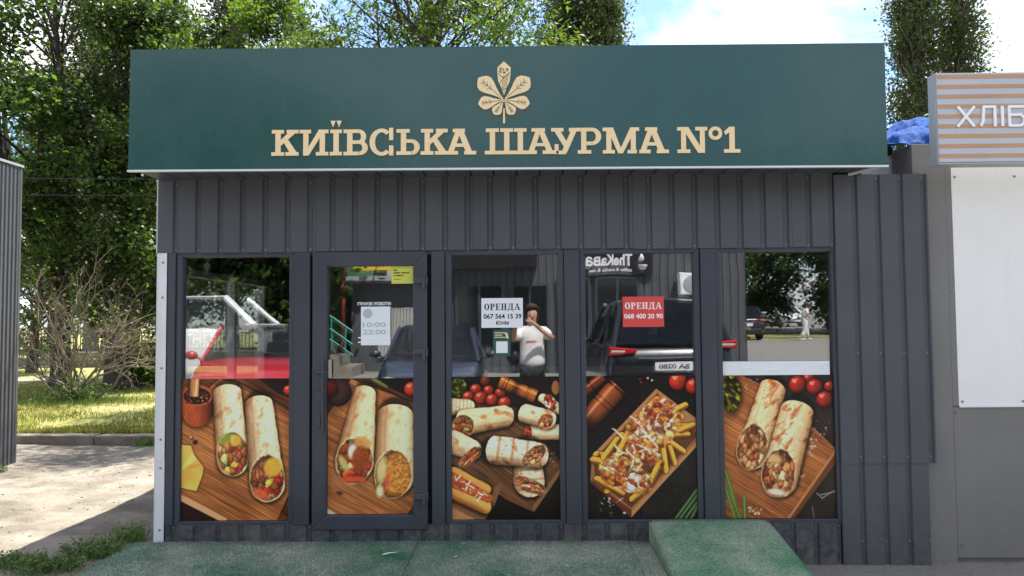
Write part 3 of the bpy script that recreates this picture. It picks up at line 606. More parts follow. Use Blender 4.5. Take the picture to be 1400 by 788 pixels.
# lawn behind the kerb: one gently uneven sheet
lx = axis_lines(-16, -2, .25, 160); ly = np.concatenate([np.arange(4.62, 20, .25), np.arange(20, 160, 4)])
LX, LY = np.meshgrid(lx, ly, indexing='ij')
def lawn_z(x, y): return .105 + .03 * vnoise(x, y, .4, 6) + .02 * vnoise(x, y, 1.3, 7)
LV = np.stack([LX, LY, lawn_z(LX, LY)], -1).reshape(-1, 3); ni, nj = len(lx), len(ly); I, J = np.meshgrid(np.arange(ni - 1), np.arange(nj - 1), indexing='ij'); b_ = (I * nj + J).ravel()
M['lawn'] = mat('lawn', (.26, .26, .075), .95, .15, var=.22, vscale=1.6, bump=.02, bscale=40, col2=(.36, .32, .16), c2scale=.9, c2lo=.42, c2hi=.68)
tag(link('lawn', mesh_np('lawn', LV, np.stack([b_, b_ + nj, b_ + nj + 1, b_ + 1], 1)), M['lawn'], smooth=True), 'sunlit yellow green lawn behind the kerb', kind='structure')
M['path'] = mat('path', (.34, .32, .28), .9, .2, var=.2, vscale=5); M['far_road'] = mat('far_road', (.16, .158, .15), .9, .2, var=.15)
tag(MB().box(-60, 40, 13.3, 14.0, .0, .155).build('footpath', M['path']), 'thin pale footpath crossing the lawn', kind='structure')
tag(MB().box(-90, 60, 21.5, 26.5, .0, .16).build('far_road', M['far_road']), 'grey road beyond the lawn', kind='structure')
kerb = tag(bpy.data.objects.new('kerb', None), 'weathered concrete kerb along the lawn edge', None, None, 'structure'); COL.objects.link(kerb)
x = -13.2
kk = 0
while x < 3.0:
    w = 1.52; mb = MB(); y0 = 4.36 + rnd.uniform(-.012, .012); dz = rnd.uniform(-.012, .012)
    mb.box(x + .012, x + w - .012, y0, y0 + .2, -.16, .128 + dz); o = mb.build('kerb_stone', M['concrete'], kerb, bevel=.018); x += w
# ---- grass on the lawn (nobody could count it)
def blades(name, X, Y, Z, h, w, m, lean=.5, seed=1, kind='stuff', label=None, parent=None):
    g = np.random.default_rng(seed); N = len(X); a = g.uniform(0, 2 * np.pi, N); b = g.uniform(0, 2 * np.pi, N); hh = h * g.uniform(.5, 1.25, N); le = lean * g.uniform(0, 1, N) * hh
    dx, dy = np.cos(a) * w, np.sin(a) * w; tx, ty = np.cos(b) * le, np.sin(b) * le
    P = np.stack([np.stack([X - dx, Y - dy, Z - .004 + 0 * X], 1), np.stack([X + dx, Y + dy, Z - .004 + 0 * X], 1), np.stack([X + dx * .6 + tx * .45, Y + dy * .6 + ty * .45, Z + hh * .6], 1), np.stack([X + tx, Y + ty, Z + hh], 1), np.stack([X - dx * .6 + tx * .45, Y - dy * .6 + ty * .45, Z + hh * .6], 1)], 1).reshape(-1, 3)
    k = np.arange(N) * 5; F = np.stack([k, k + 1, k + 2, k + 3, k + 4], 1)
    o = link(name, mesh_np(name, P, F), m, parent)
    return tag(o, label, None, None, kind)
N = 60000
X = nr.uniform(-13, -2.8, N); Y = 4.58 + 11.0 * nr.random(N) ** 1.7; keep = (vnoise(X, Y, .9, 9) + .25 * nr.random(N) > -.16) & ~((Y > 13.25) & (Y < 14.05)); X, Y = X[keep], Y[keep]
blades('lawn_grass', X, Y, lawn_z(X, Y), .055, .006, M['blade'], .8, 3, 'stuff', 'short mown grass blades on the sunlit lawn')
# taller unmown tufts along the kerb and the tree bases
X = np.concatenate([nr.uniform(-9, -3, 2600), nr.normal(-8.5, .7, 1500), nr.normal(-9.2, .8, 900)]); Y = np.concatenate([4.32 - np.abs(nr.normal(0, .05, 2600)), nr.normal(8.6, .35, 1500), nr.normal(11.2, .4, 900)])
keep = (vnoise(X, Y, 1.7, 12) > .02) | (Y > 5); X, Y = X[keep], Y[keep]
blades('kerb_grass', X, Y, np.where(Y > 4.5, lawn_z(X, Y), ground_z(X, Y)), .10, .005, M['weed'], .9, 5, 'stuff', 'tufts of grass along the kerb foot')
# ---- weeds on the dirt beside the green matting
def weed_plant(loc, n, spread, h, seed, label):
    g = np.random.default_rng(seed); root = thing('weed_plant', label, 'weed', loc, 'weeds at the edge of the dirt')
    mb = MB(); LC = []
    for i in range(n):
        a = g.uniform(0, 6.28); r_ = spread * math.sqrt(g.uniform(0, 1)); p = Vector((loc[0] + r_ * math.cos(a), loc[1] + r_ * math.sin(a) * .7, loc[2] - .01)); hh = h * g.uniform(.45, 1.15)
        q = p + Vector((g.normal(0, .35) * hh, g.normal(0, .35) * hh, hh)); mid = (p + q) / 2 + Vector((g.normal(0, .1) * hh, g.normal(0, .1) * hh, .05 * hh))
        mb.tube([p, mid, q], [.0022, .0018, .0009], 3, False)
        for k in range(9):
            t = g.uniform(.15, 1); c = p * (1 - t) ** 2 + mid * 2 * t * (1 - t) + q * t * t; LC.append((c.x, c.y, c.z))
    mb.build('stem', M['weed'], root)['kind'] = 'stuff'; C = np.array(LC); leaf_cloud('foliage', C, .028, M['weed'], root, seed, jit=.012, up=.6, kind='stuff', aspect=.42)
    bx = g.normal(loc[0], spread * .55, n * 3); by = g.normal(loc[1], spread * .5, n * 3); blades('grass_tuft', bx, by, ground_z(bx, by), h * .7, .0026, M['weed'], .9, seed + 5, 'stuff', None, root)
    return root
def leaf_arrays(C, size, seed, jit=0.0, up=.5, aspect=.62, droop=0.0):
    g = np.random.default_rng(seed); N = len(C); C = C + g.normal(0, jit, (N, 3)) if jit else C
    n = g.normal(0, 1, (N, 3)); n[:, 2] += up * np.sign(n[:, 2]); n /= np.linalg.norm(n, axis=1)[:, None]
    a = g.normal(0, 1, (N, 3)); a[:, 2] -= droop; a -= (a * n).sum(1)[:, None] * n; a /= np.linalg.norm(a, axis=1)[:, None] + 1e-9; b = np.cross(n, a)
    s_ = (size * g.uniform(.6, 1.35, N))[:, None]; k = aspect * .5
    P = np.stack([C - a * s_ * .5, C + b * s_ * k - a * s_ * .08 + n * s_ * .06, C + a * s_ * .5, C - b * s_ * k - a * s_ * .08 + n * s_ * .06], 1).reshape(-1, 3)
    i = np.arange(N) * 4; return P, np.stack([i, i + 1, i + 2, i + 3], 1)
def leaf_cloud(name, C, size, m, parent, seed, jit=0.0, up=.5, kind='stuff', aspect=.62, droop=0.0):
    P, F = leaf_arrays(np.asarray(C, float), size, seed, jit, up, aspect, droop); o = link(name, mesh_np(name, P, F), m, parent); o['kind'] = kind; return o
for i, (wx, wy, n_, sp, h_, lb) in enumerate((
        (-2.86, .12, 50, .12, .12, 'leafy weed clump touching the corner of the green matting'), (-2.94, -.20, 90, .19, .11, 'leafy weed clump spilling along the edge of the green matting'),
        (-3.04, -.52, 90, .20, .09, 'low weed clump nearest the viewer beside the green matting'), (-3.34, -.42, 60, .19, .07, 'small weed patch standing apart at the lower left corner'),
        (-5.62, 2.55, 26, .12, .14, 'weed tuft at the foot of the grey side wall'))):
    weed_plant((wx, wy, float(ground_z(np.array(wx), np.array(wy)))), n_, sp, h_, 40 + i, lb)
# ---- loose stones and litter on the dirt
sm = [MB().sphere((0, 0, 0), 1, 6, 4, (1, .8, .55)) for _ in range(1)][0]
V = []; F = []
for i in range(800):
    x, y = rnd.uniform(-5.6, -2.7), rnd.uniform(-.7, 4.2); s_ = rnd.choice((.003, .004, .005, .007, .013)) * rnd.uniform(.6, 1.2); a = rnd.uniform(0, 6); z = float(ground_z(np.array(x), np.array(y))); o = len(V)
    V += [(x + (p[0] * math.cos(a) - p[1] * math.sin(a)) * s_, y + (p[0] * math.sin(a) + p[1] * math.cos(a)) * s_, z + (p[2] + .2) * s_) for p in sm.v]; F += [tuple(k + o for k in f) for f in sm.f]
pb = MB(); pb.v = V; pb.f = F; tag(pb.build('pebbles', M['pebble'], smooth=True), 'scattered pebbles on the bare dirt', None, None, 'stuff')

V = []; F = []                                                     # dry leaves and twig bits blown over the dirt
for i in range(420):
    x = rnd.uniform(-5.6, -2.75); y = rnd.uniform(-.7, 4.3) if i % 3 else 4.30 - abs(rnd.gauss(0, .10)); z = float(ground_z(np.array(x), np.array(y))) + .004; a = rnd.uniform(0, 6.3); s_ = rnd.uniform(.006, .02); w_ = rnd.choice((.12, .35, .5)); o_ = len(V)
    for u, v, h_ in ((-1, 0, 0), (0, -w_, .25), (1, 0, .1), (0, w_, .3)): V.append((x + (u * math.cos(a) - v * math.sin(a)) * s_, y + (u * math.sin(a) + v * math.cos(a)) * s_, z + h_ * s_))
    F.append((o_, o_ + 1, o_ + 2, o_ + 3))
pb = MB(); pb.v = V; pb.f = F; tag(pb.build('leaf_litter', mat('litter', (.16, .115, .07), .9, .2, var=.5, vscale=40)), 'dry leaf bits scattered over the dirt', None, None, 'stuff')
# ================================================================ the kiosk
K = thing('shawarma_kiosk', 'dark grey metal kiosk with food posters in its windows and a glazed door', 'kiosk', (0.12, 0, 0))
PIT = .1605; PH = -2.475
def profile(x0, x1, yf, depth=.016, flat=.116, sl=.009):
    """trapezoid sheet: wide pans proud, narrow grooves set back; returns (x, y) points from x0 to x1"""
    pts = []; k = math.floor((x0 - PH) / PIT) - 1
    ev = []
    while PH + k * PIT < x1 + PIT:
        g = PH + k * PIT                                             # groove centre
        w = (PIT - flat) / 2
        ev += [(g - w, yf), (g - w + sl, yf + depth), (g + w - sl, yf + depth), (g + w, yf)]; k += 1
    def at(x):
        for a, b in zip(ev, ev[1:]):
            if a[0] <= x <= b[0]: return a[1] + (b[1] - a[1]) * (x - a[0]) / max(1e-9, b[0] - a[0])
    return [(x0, at(x0))] + [e for e in ev if x0 + .002 < e[0] < x1 - .002] + [(x1, at(x1))]
def sheet(mb, pr, z0, z1, th=.002, warp=0.0):
    n = len(pr); fz = lambda z: [(x, y + warp * math.sin(x * 7.3 + z * 3.1), z) for x, y in pr]; bz = lambda z: [(x, y + th + warp * math.sin(x * 7.3 + z * 3.1), z) for x, y in pr]
    zs = [z0 + (z1 - z0) * i / 4 for i in range(5)] if warp else [z0, z1]
    V = []
    for z in zs: V += fz(z) + bz(z)
    m = 2 * n; F = []
    for i in range(len(zs) - 1):
        a, b = i * m, (i + 1) * m
        for k in range(n - 1): F += [(a + k, a + k + 1, b + k + 1, b + k), (a + n + k + 1, a + n + k, b + n + k, b + n + k + 1)]
        F += [(a + n, a, b, b + n), (a + n - 1, a + 2 * n - 1, b + 2 * n - 1, b + n - 1)]
    for k in range(n - 1): F.append((k, n + k, n + k + 1, k + 1))
    b = (len(zs) - 1) * m
    for k in range(n - 1): F.append((b + k, b + k + 1, b + n + k + 1, b + n + k))
    mb.add(V, F)
def screws(spots, parent):
    mb = MB()
    for x, y, z in spots: mb.lathe([(.0085, 0.0), (.0085, -.0015), (.005, -.002), (.005, -.006)], 6, (x, y, z), 'y')
    if spots: mb.build('screw_heads', M['screw'], parent)['kind'] = 'stuff'
def groove_xs(x0, x1): return [PH + k * PIT for k in range(-4, 40) if x0 < PH + k * PIT < x1]
# upper sheets above the windows
edges = [-2.605, -1.47, -.35, .78, 1.90, 2.195]
for i, (a, b) in enumerate(zip(edges, edges[1:])):
    mb = MB(); sheet(mb, profile(a + .001, b - .001, -.040 - .0012 * (i % 2)), 2.068 + .003 * (i % 3) - .002, 2.598, warp=.0012)
    o = mb.build('cladding_sheet', M['clad'], K); screws([(g, -.024, z) for g in groove_xs(a, b)[::1] for z in (2.085,)] + [(g, -.024, 2.56) for g in groove_xs(a, b)[::2]], o)
# full-height sheets on the right
mb = MB(); sheet(mb, profile(2.197, 2.853, -.042), .556, 2.578, warp=.0014); o = mb.build('cladding_sheet', M['clad'], K); screws([(g, -.026, z) for g in groove_xs(2.2, 2.85) for z in (2.55, 1.32, .60)], o)
mb = MB(); sheet(mb, profile(2.197, 2.802, -.036), -.152, .562, warp=.0014); o = mb.build('cladding_sheet', M['clad'], K); screws([(g, -.020, z) for g in groove_xs(2.3, 2.80) for z in (.02,)] + [(2.79, -.04, .03)], o)
# skirting below the windows, one sheet per bay
for a, b in ((-2.53, -1.5), (-1.498, -.67), (-.668, .34), (.342, 1.30), (1.302, 2.193)):
    mb = MB(); sheet(mb, profile(a, b, -.030), -.152, .152, warp=.001); o = mb.build('skirting_sheet', M['skirt'], K); screws([(g, -.014, .128) for g in groove_xs(a, b)], o)
# plain cover strips between the bays
for a, b in ((-2.532, -2.474), (-1.622, -1.512), (-.648, -.556), (.292, .398), (1.252, 1.358)):
    MB().box(a, b, -.036, .04, .150, 2.066).build('cover_strip', M['frame'], K, bevel=.003)
MB().box(-2.474, 2.194, -.018, .05, 2.042, 2.075).build('head_rail', M['frame'], K)
# white corner flashing, in two overlapping lengths
for z0, z1, dy in ((-.02, .62, 0.0), (.60, 2.066, -.003)):
    mb = MB(); mb.box(-2.601, -2.533, -.040 + dy, -.036 + dy, z0, z1); mb.box(-2.604, -2.600, -.040 + dy, .10, z0, z1)
    o = mb.build('corner_flashing', M['white_trim'], K); screws([(-2.56, -.041 + dy, z) for z in ((.12, .55) if z0 < .5 else (.75, 1.25, 1.75, 2.0))], o)
MB().box(-2.622, -2.606, -.02, .06, 2.07, 2.60).build('corner_flashing', M['white_trim'], K)

def frame(name, x0, x1, z0, z1, w, yf, yb, parent, m=None, bev=.004):
    """four mitred bars round the opening x0..x1, z0..z1 (the opening itself stays clear)"""
    mb = MB(); X0, X1, Z0, Z1 = x0 - w, x1 + w, z0 - w, z1 + w; g = .0006
    for q in ([(X0, Z0), (X1, Z0), (x1, z0), (x0, z0)], [(X1, Z0 + g), (X1, Z1 - g), (x1, z1 - g), (x1, z0 + g)], [(X1, Z1), (X0, Z1), (x0, z1), (x1, z1)], [(X0, Z1 - g), (X0, Z0 + g), (x0, z0 + g), (x0, z1 - g)]): mb.prism(q, yf, yb)
    return mb.build(name, m or M['frame'], parent, bevel=bev)
def poster_plane(x0, x1, z0, z1, y, m, parent, label, flip=False):
    me = bpy.data.meshes.new('poster'); me.from_pydata([(x0, y, z0), (x1, y, z0), (x1, y, z1), (x0, y, z1), (x0, y + .0006, z0), (x1, y + .0006, z0), (x1, y + .0006, z1), (x0, y + .0006, z1)], [], [(0, 1, 2, 3), (7, 6, 5, 4), (0, 4, 5, 1), (1, 5, 6, 2), (2, 6, 7, 3), (3, 7, 4, 0)]); me.update()
    uv = me.uv_layers.new(name='uv')
    for p in me.polygons:
        for li in p.loop_indices:
            v = me.vertices[me.loops[li].vertex_index].co; uv.data[li].uv = ((v.x - x0) / (x1 - x0), (v.z - z0) / (z1 - z0))
    o = link('poster', me, m, parent); o['label'] = label; return o
def pane(x0, x1, z0, z1, tx, tz, parent, y=.004, m='glass'):
    """a sheet of glass, never quite plumb: tx leans its top forward, tz turns it sideways"""
    def yy(x, z): return y - tx * (z - (z0 + z1) / 2) + tz * (x - (x0 + x1) / 2)
    me = bpy.data.meshes.new('pane'); me.from_pydata([(x0, yy(x0, z0), z0), (x1, yy(x1, z0), z0), (x1, yy(x1, z1), z1), (x0, yy(x0, z1), z1)], [], [(0, 1, 2, 3)]); me.update(); return link('pane', me, M[m], parent)
PRINT = [print_mat('print_%d' % i, f()) for i, f in enumerate((poster_wraps_mortar, poster_wraps_crispy, poster_wraps_hotdog, poster_fries, poster_wraps_chicken))]
ZP = 1.168
WIN = ((-2.432, -1.662, .001, .0, 0, 'printed poster of two wraps beside a wooden mortar and cheese'), (-.512, .250, .002, 0.0, 2, 'printed poster of grilled wraps, tomatoes and a hot dog'), (.440, 1.208, .002, 0.0, 3, 'printed poster of loaded fries in a cardboard tray'), (1.400, 2.173, .0100, 0.0, 4, 'printed poster of two chicken wraps and tomatoes on a board'))
for x0, x1, tx, tz, pi_, lb in WIN:
    w = MB(); wo_ = frame('window', x0, x1, .172, 2.038, .040, -.022, .05, K)
    frame('bead', x0 + .001, x1 - .001, .173, 2.037, .010, -.011, -.002, wo_, M['frame'], .002)
    pane(x0 - .012, x1 + .012, .16, 2.05, tx, tz, wo_, .016); pane(x0 - .012, x1 + .012, .16, 2.05, tx - .0026, tz + .0014, wo_, .040, 'glass_inner')
    poster_plane(x0 + .002, x1 - .002, .175, ZP, .0005, PRINT[pi_], wo_, lb)
    if pi_ in (2, 3): MB().box(x0 + .004, x1 - .004, .0525, .0535, ZP, 1.236).build('film_strip', glass_mat('film_clear', (.62, .64, .66), .12, .25), wo_)
    if pi_ == 4: MB().box(x0 + .004, x1 - .02, .001, .0016, ZP + .001, 1.266).build('film_strip', M['film'], wo_)
# ---- door
dr = frame('door', -1.392, -.778, .215, 1.964, .100, -.040, .03, K, bev=.005)
frame('bead', -1.391, -.779, .216, 1.963, .012, -.026, -.010, dr, M['frame'], .002)
pane(-1.40, -.77, .205, 1.975, .003, 0.0, dr, .010); pane(-1.40, -.77, .205, 1.975, .001, 0.0012, dr, .027, 'glass_inner'); poster_plane(-1.389, -.781, .218, 1.165, -.006, PRINT[1], dr, 'printed poster of two crispy wraps on the door')
for z in (1.851, 1.347, .341):
    mb = MB(); mb.box(-.775, -.700, -.062, -.036, z - .014, z + .026); mb.box(-.712, -.690, -.066, -.036, z - .060, z + .026); mb.box(-.700, -.672, -.052, -.034, z - .03, z + .03)
    mb.build('hinge', M['handle'], dr, bevel=.004)
mb = MB(); mb.box(-1.462, -1.424, -.046, -.038, 1.02, 1.07); mb.box(-1.458, -1.430, -.050, -.038, .83, .90); mb.box(-1.417, -1.404, -.070, -.055, .79, 1.31)
for z in (1.27, .83): mb.box(-1.417, -1.404, -.056, -.038, z - .012, z + .012)
mb.box(-1.47, -1.40, -.058, -.045, 1.205, 1.225); mb.build('handle', M['handle'], dr, bevel=.003)
MB().box(-1.387, -1.360, -.012, -.0065, 1.17, 1.30).build('lock_plate', M['steel'], dr, bevel=.002)
MB().box(-1.512, -1.494, .0, .03, .12, 2.066).build('door_gap_seal', M['gap'], K); MB().box(-.676, -.650, .0, .03, .12, 2.066).build('door_gap_seal', M['gap'], K)
# ---- body of the kiosk: slab, side walls with a side window, back wall, roof, ceiling
MB().box(-2.598, 2.80, .055, 3.1, -.15, .10).build('floor_slab', M['in_dark'], K)
MB().box(-2.598, 2.80, 3.1, 3.16, -.15, 2.58).build('back_wall', M['in_wall'], K)
MB().box(2.735, 2.795, .056, 3.098, .102, 2.56).build('side_wall', M['in_wall'], K)
mb = MB(); XA, XB = -2.60, -2.545; wy0, wy1, wz0, wz1 = .24, 2.0, .86, 1.98
mb.box(XA, XB, .056, wy0, .102, 2.70); mb.box(XA, XB, wy1, 3.098, .102, 2.70); mb.box(XA, XB, wy0, wy1, .102, wz0); mb.box(XA, XB, wy0, wy1, wz1, 2.70); sw = mb.build('side_wall', M['side_clad'], K)
mb = MB(); f_ = .055
for b in ((wy0, wy1, wz0, wz0 + f_), (wy0, wy1, wz1 - f_, wz1), (wy0, wy0 + f_, wz0, wz1), (wy1 - f_, wy1, wz0, wz1), (1.20, 1.26, wz0, wz1)): mb.box(XA + .004, XB + .012, b[0] + .001, b[1] - .001, b[2] + .001, b[3] - .001)
mb.build('side_window_frame', M['in_white'], sw); MB().box(XA + .02, XA + .024, wy0 + .01, wy1 - .01, wz0 + .01, wz1 - .01).build('side_pane', M['glass_clear'], sw)
mb = MB(); mb.box(-2.65, 2.42, -.29, 3.25, 2.70, 2.86); mb.box(2.421, 2.79, .30, 3.25, 2.60, 2.62); mb.build('roof', M['side_clad'], K)
MB().box(-2.54, 2.73, .06, 3.09, 2.52, 2.56).build('ceiling', M['in_wall'], K)
mb = MB(); mb.box(-2.598, 2.415, .001, .055, 2.076, 2.695); mb.box(2.416, 2.80, .001, .055, 2.076, 2.57); mb.build('lintel', M['gap'], K)
MB().box(2.200, 2.795, .001, .055, -.15, 2.076).build('front_wall', M['gap'], K); MB().box(-2.598, 2.199, -.012, .055, -.15, .130).build('front_wall', M['gap'], K)
# ---- soffit under the sign: boards running front to back
xs = [-2.60 + PIT * i for i in range(32)]
for a in xs:
    b = min(a + PIT - .010, 2.42)
    if b - a > .03: MB().box(a, b, -.385, -.028, 2.592, 2.606).build('soffit_board', M['clad'], K, bevel=.003)
MB().box(-2.60, 2.41, -.384, -.02, 2.607, 2.612).build('soffit_backing', M['gap'], K)
mb = MB(); mb.tube([(2.30, -.06, 2.575), (2.42, -.30, 2.585)], .012, 6); mb.build('soffit_edge_trim', M['alu'], K)
# ---- inside: a serving counter and hanging tube lamps
ct = thing('serving_counter', 'dim serving counter with pale top seen inside the kiosk', 'counter', (.2, 1.9, .1)); MB().box(-1.6, 2.0, 1.75, 2.25, .101, 1.0).build('counter_front', M['in_dark'], ct); MB().box(-1.65, 2.05, 1.70, 2.30, 1.001, 1.04).build('counter_top', M['in_white'], ct, bevel=.005)
for x, lb in ((-1.2, 'unlit white tube lamp on the ceiling nearest the door'), (.1, 'unlit white tube lamp on the ceiling in the middle'), (1.4, 'unlit white tube lamp on the ceiling at the right end')):
    lp = thing('tube_lamp', lb, 'lamp', (x, 1.3, 2.52), 'tube lamps inside the kiosk'); MB().box(x - .55, x + .55, 1.26, 1.34, 2.475, 2.519).build('lamp_body', M['in_white'], lp); MB().tube([(x - .53, 1.3, 2.46), (x + .53, 1.3, 2.46)], .013, 8).build('tube', M['ink_white'], lp)

# ================================================================ the green signboard
SG = thing('signboard', 'long dark green fascia sign with cream lettering and a chestnut leaf', 'sign', (-.11, -.40, 2.566), roty=.0046)
SGR = Matrix.Translation((-.11, -.40, 2.566)) @ Matrix.Rotation(.0046, 4, 'Y') @ Matrix.Translation((.11, .40, -2.566))
def on_sign(o): o.matrix_basis = SGR @ o.matrix_basis; return o
ZB, ZT = 2.580, 3.390
def spart(mb, name, m, parent=SG, **k):
    o = mb.build(name, m, None, **k); o.parent = parent; o.matrix_parent_inverse = (SGR.inverted() if False else Matrix()); 
    if parent is SG: o.matrix_parent_inverse = Matrix.Translation((-.11, -.40, 2.566)).inverted()
    return o
def cut_panels():
    xs_ = [-2.628, 2.405]
    for a, b in zip(xs_, xs_[1:]): spart(MB().box(a, b - .0012, -.400, -.388, ZB, ZT), 'fascia_panel', M['sign_green'])
cut_panels()
spart(MB().box(-2.628, 2.405, -.387, -.30, ZB + .02, ZT - .004), 'fascia_box', M['sign_ink'])
spart(MB().box(-2.634, 2.409, -.404, -.376, ZB - .013, ZB - .001), 'bottom_edge_trim', M['alu'])
spart(MB().box(-2.628, 2.405, -.398, -.300, ZT + .001, ZT + .006), 'top_edge_trim', M['sign_green'])
# letters: slab-serif strokes (u right, v down from the cap line, cap height 146)
def Rc(a, b, c, d): return [(a, b), (c, b), (c, d), (a, d)]
def ring(cu, cv, ru, rv, th, a0, a1, n=14, tv=None):
    tv = th if tv is None else tv; out = []
    for i in range(n):
        p, q = R(a0 + (a1 - a0) * i / n), R(a0 + (a1 - a0) * (i + 1) / n)
        out.append([(cu + ru * math.cos(p), cv + rv * math.sin(p)), (cu + ru * math.cos(q), cv + rv * math.sin(q)), (cu + (ru - th) * math.cos(q), cv + (rv - tv) * math.sin(q)), (cu + (ru - th) * math.cos(p), cv + (rv - tv) * math.sin(p))])
    return out
def gK(d): return [[(u + d, v) for u, v in p] for p in (Rc(76, 0, 106, 146), Rc(56, 0, 124, 20), Rc(54, 126, 126, 146), [(104, 60), (104, 92), (190, 16), (156, 10)], [(120, 66), (144, 50), (200, 132), (162, 136)], Rc(140, 0, 206, 20), Rc(134, 126, 207, 146))]
def gA(c): return [[(u + c - 1107, v) for u, v in p] for p in (Rc(1073, 0, 1141, 20), [(1090, 10), (1120, 10), (1076, 136), (1044, 136)], [(1098, 10), (1132, 10), (1184, 136), (1148, 136)], Rc(1070, 84, 1160, 103), Rc(1040, 126, 1103, 146), Rc(1137, 126, 1204, 146))]
LET = [gK(0),
  [Rc(233, 0, 262, 146), Rc(212, 0, 276, 20), Rc(326, 0, 355, 146), Rc(305, 126, 375, 146), [(234, 146), (264, 146), (354, 0), (322, 0)], Rc(318, 0, 375, 20)],
  [Rc(403, 0, 433, 146), Rc(385, 0, 450, 20), Rc(383, 126, 451, 146), [(386, -50), (415, -50), (400, -14)], [(420, -50), (449, -50), (434, -14)]],
  [Rc(480, 0, 510, 146), Rc(460, 0, 512, 20), Rc(460, 126, 512, 146), Rc(508, 0, 547, 20), Rc(508, 62, 550, 82), Rc(508, 126, 551, 146)] + ring(545, 41, 42, 41, 29, -90, 90, tv=20) + ring(549, 104, 48, 42, 31, -90, 90, tv=20),
  ring(674, 73, 68, 77, 31, 48, 312, 22, 21) + [Rc(716, -8, 739, 62), Rc(716, 92, 740, 148)],
  [Rc(782, 0, 812, 146), Rc(757, 0, 832, 20), Rc(757, 126, 814, 146), Rc(810, 58, 845, 78), Rc(810, 126, 845, 146)] + ring(842, 102, 46, 44, 30, -90, 90, tv=20),
  gK(839), gA(1107),
  [Rc(1252, 126, 1543, 146), Rc(1280, 0, 1310, 130), Rc(1360, 0, 1390, 130), Rc(1436, 0, 1466, 130), Rc(1258, 0, 1331, 20), Rc(1338, 0, 1411, 20), Rc(1416, 0, 1486, 20)],
  [Rc(1513, 0, 1589, 20), [(1538, 10), (1566, 10), (1526, 136), (1494, 136)], [(1548, 10), (1580, 10), (1634, 136), (1600, 136)], Rc(1526, 84, 1614, 102), Rc(1575, 126, 1663, 146)],
  [Rc(1623, 0, 1692, 20), [(1636, 10), (1670, 10), (1722, 100), (1700, 116)], [(1736, 10), (1768, 10), (1714, 132), (1684, 128)], Rc(1642, 92, 1664, 148), Rc(1652, 128, 1704, 148), [(1698, 128), (1716, 126), (1708, 142), (1698, 148)]],
  [Rc(1790, 0, 1819, 146), Rc(1722, 0, 1852, 20), Rc(1771, 126, 1846, 146), Rc(1816, 78, 1852, 98)] + ring(1850, 49, 52, 49, 30, -90, 90, tv=20),
  [Rc(1930, 0, 1958, 146), Rc(1910, 126, 1977, 146), Rc(1910, 0, 1962, 20), [(1934, 0), (1968, 0), (2022, 146), (1996, 146)], [(2064, 0), (2096, 0), (2022, 146), (1996, 146)], Rc(2066, 0, 2113, 20), Rc(2066, 0, 2094, 130), Rc(2048, 126, 2100, 146)],
  gA(2180),
  [Rc(2346, 0, 2373, 146), Rc(2325, 0, 2384, 20), Rc(2325, 126, 2396, 146), [(2350, 0), (2386, 0), (2474, 146), (2440, 146)], Rc(2450, 0, 2477, 146), Rc(2425, 0, 2491, 20)],
  ring(2536, 36, 38, 38, 20, 0, 360, 22),
  [Rc(2613, 0, 2643, 146), [(2614, 0), (2624, 24), (2592, 46), (2584, 26)], Rc(2583, 126, 2673, 146)]]
KU = .0011857; LX0 = -1.666; LZ0 = 2.6665
def glyph(polys, x0, z0, ku, kv, ybase, th, u0=54, name='letter', m=None, parent=None, builder=spart):
    mb = MB()
    for i, p in enumerate(polys): mb.prism([(x0 + (u - u0) * ku, z0 + (146 - v) * kv) for u, v in p], ybase - th - .00035 * (i % 7), ybase)
    return builder(mb, name, m, parent)
for g in LET: glyph(g, LX0, LZ0, KU, .001185, -.4004, .008, m=M['gold'], parent=SG)
# chestnut leaf emblem
em = MB(); CX, CZ, q = -.117, 3.030, .000668
def leaflet(mb, ax, ay, L, W, y0, y1, tipw=.06):
    """obovate leaflet from the centre along (ax, ay): widest past the middle, pointed tip"""
    d = Vector((ax, ay)).normalized(); n = Vector((-d.y, d.x)); prof = [(0.02, .03), (.2, .2), (.4, .5), (.58, .84), (.72, 1.0), (.84, .88), (.93, .5), (1.0, tipw)]
    pts = [(CX + (d.x * t * L + n.x * w * W / 2) * q, CZ + (d.y * t * L + n.y * w * W / 2) * q) for t, w in prof] + [(CX + (d.x * t * L - n.x * w * W / 2) * q, CZ + (d.y * t * L - n.y * w * W / 2) * q) for t, w in prof[::-1]]
    mb.prism(pts, y0, y1)
eb = spart(MB().prism([(CX - .0045, CZ - .057), (CX + .0045, CZ - .057), (CX + .007, CZ - .157), (CX - .007, CZ - .157)], -.412, -.4004), 'leaf_stem', M['gold'])
for ax, ay, L, W in ((-255, 222, 338, 172), (255, 222, 338, 172), (-255, -38, 258, 136), (255, -38, 258, 136), (-98, -145, 176, 104), (98, -145, 176, 104)):
    mb = MB(); leaflet(mb, ax, ay, L, W, -.412, -.4004); o = spart(mb, 'leaflet', M['gold'])
    d = Vector((ax, ay)).normalized(); n = Vector((-d.y, d.x)); vb = MB()
    def line(a, b, w):
        a, b = Vector(a), Vector(b); t = (b - a).normalized(); k = Vector((-t.y, t.x)) * w / 2
        vb.prism([(CX + v.x * q, CZ + v.y * q) for v in (a - k, b - k, b + k, a + k)], -.4128 - .0002 * rnd.random(), -.4119)
    line(d * L * .14, d * L * .86, 5)
    for t in (.5, .64, .76):
        for s_ in (-1, 1): line(d * L * t, d * L * (t + .1) + n * s_ * W * .17, 4)
    spart(vb, 'vein_lines', M['sign_ink'], o)
mb = MB(); pts = [(0, 40), (-20, 110), (-58, 190), (-66, 268), (-64, 326), (-34, 356), (0, 388), (34, 356), (68, 326), (66, 268), (58, 190), (20, 110)]
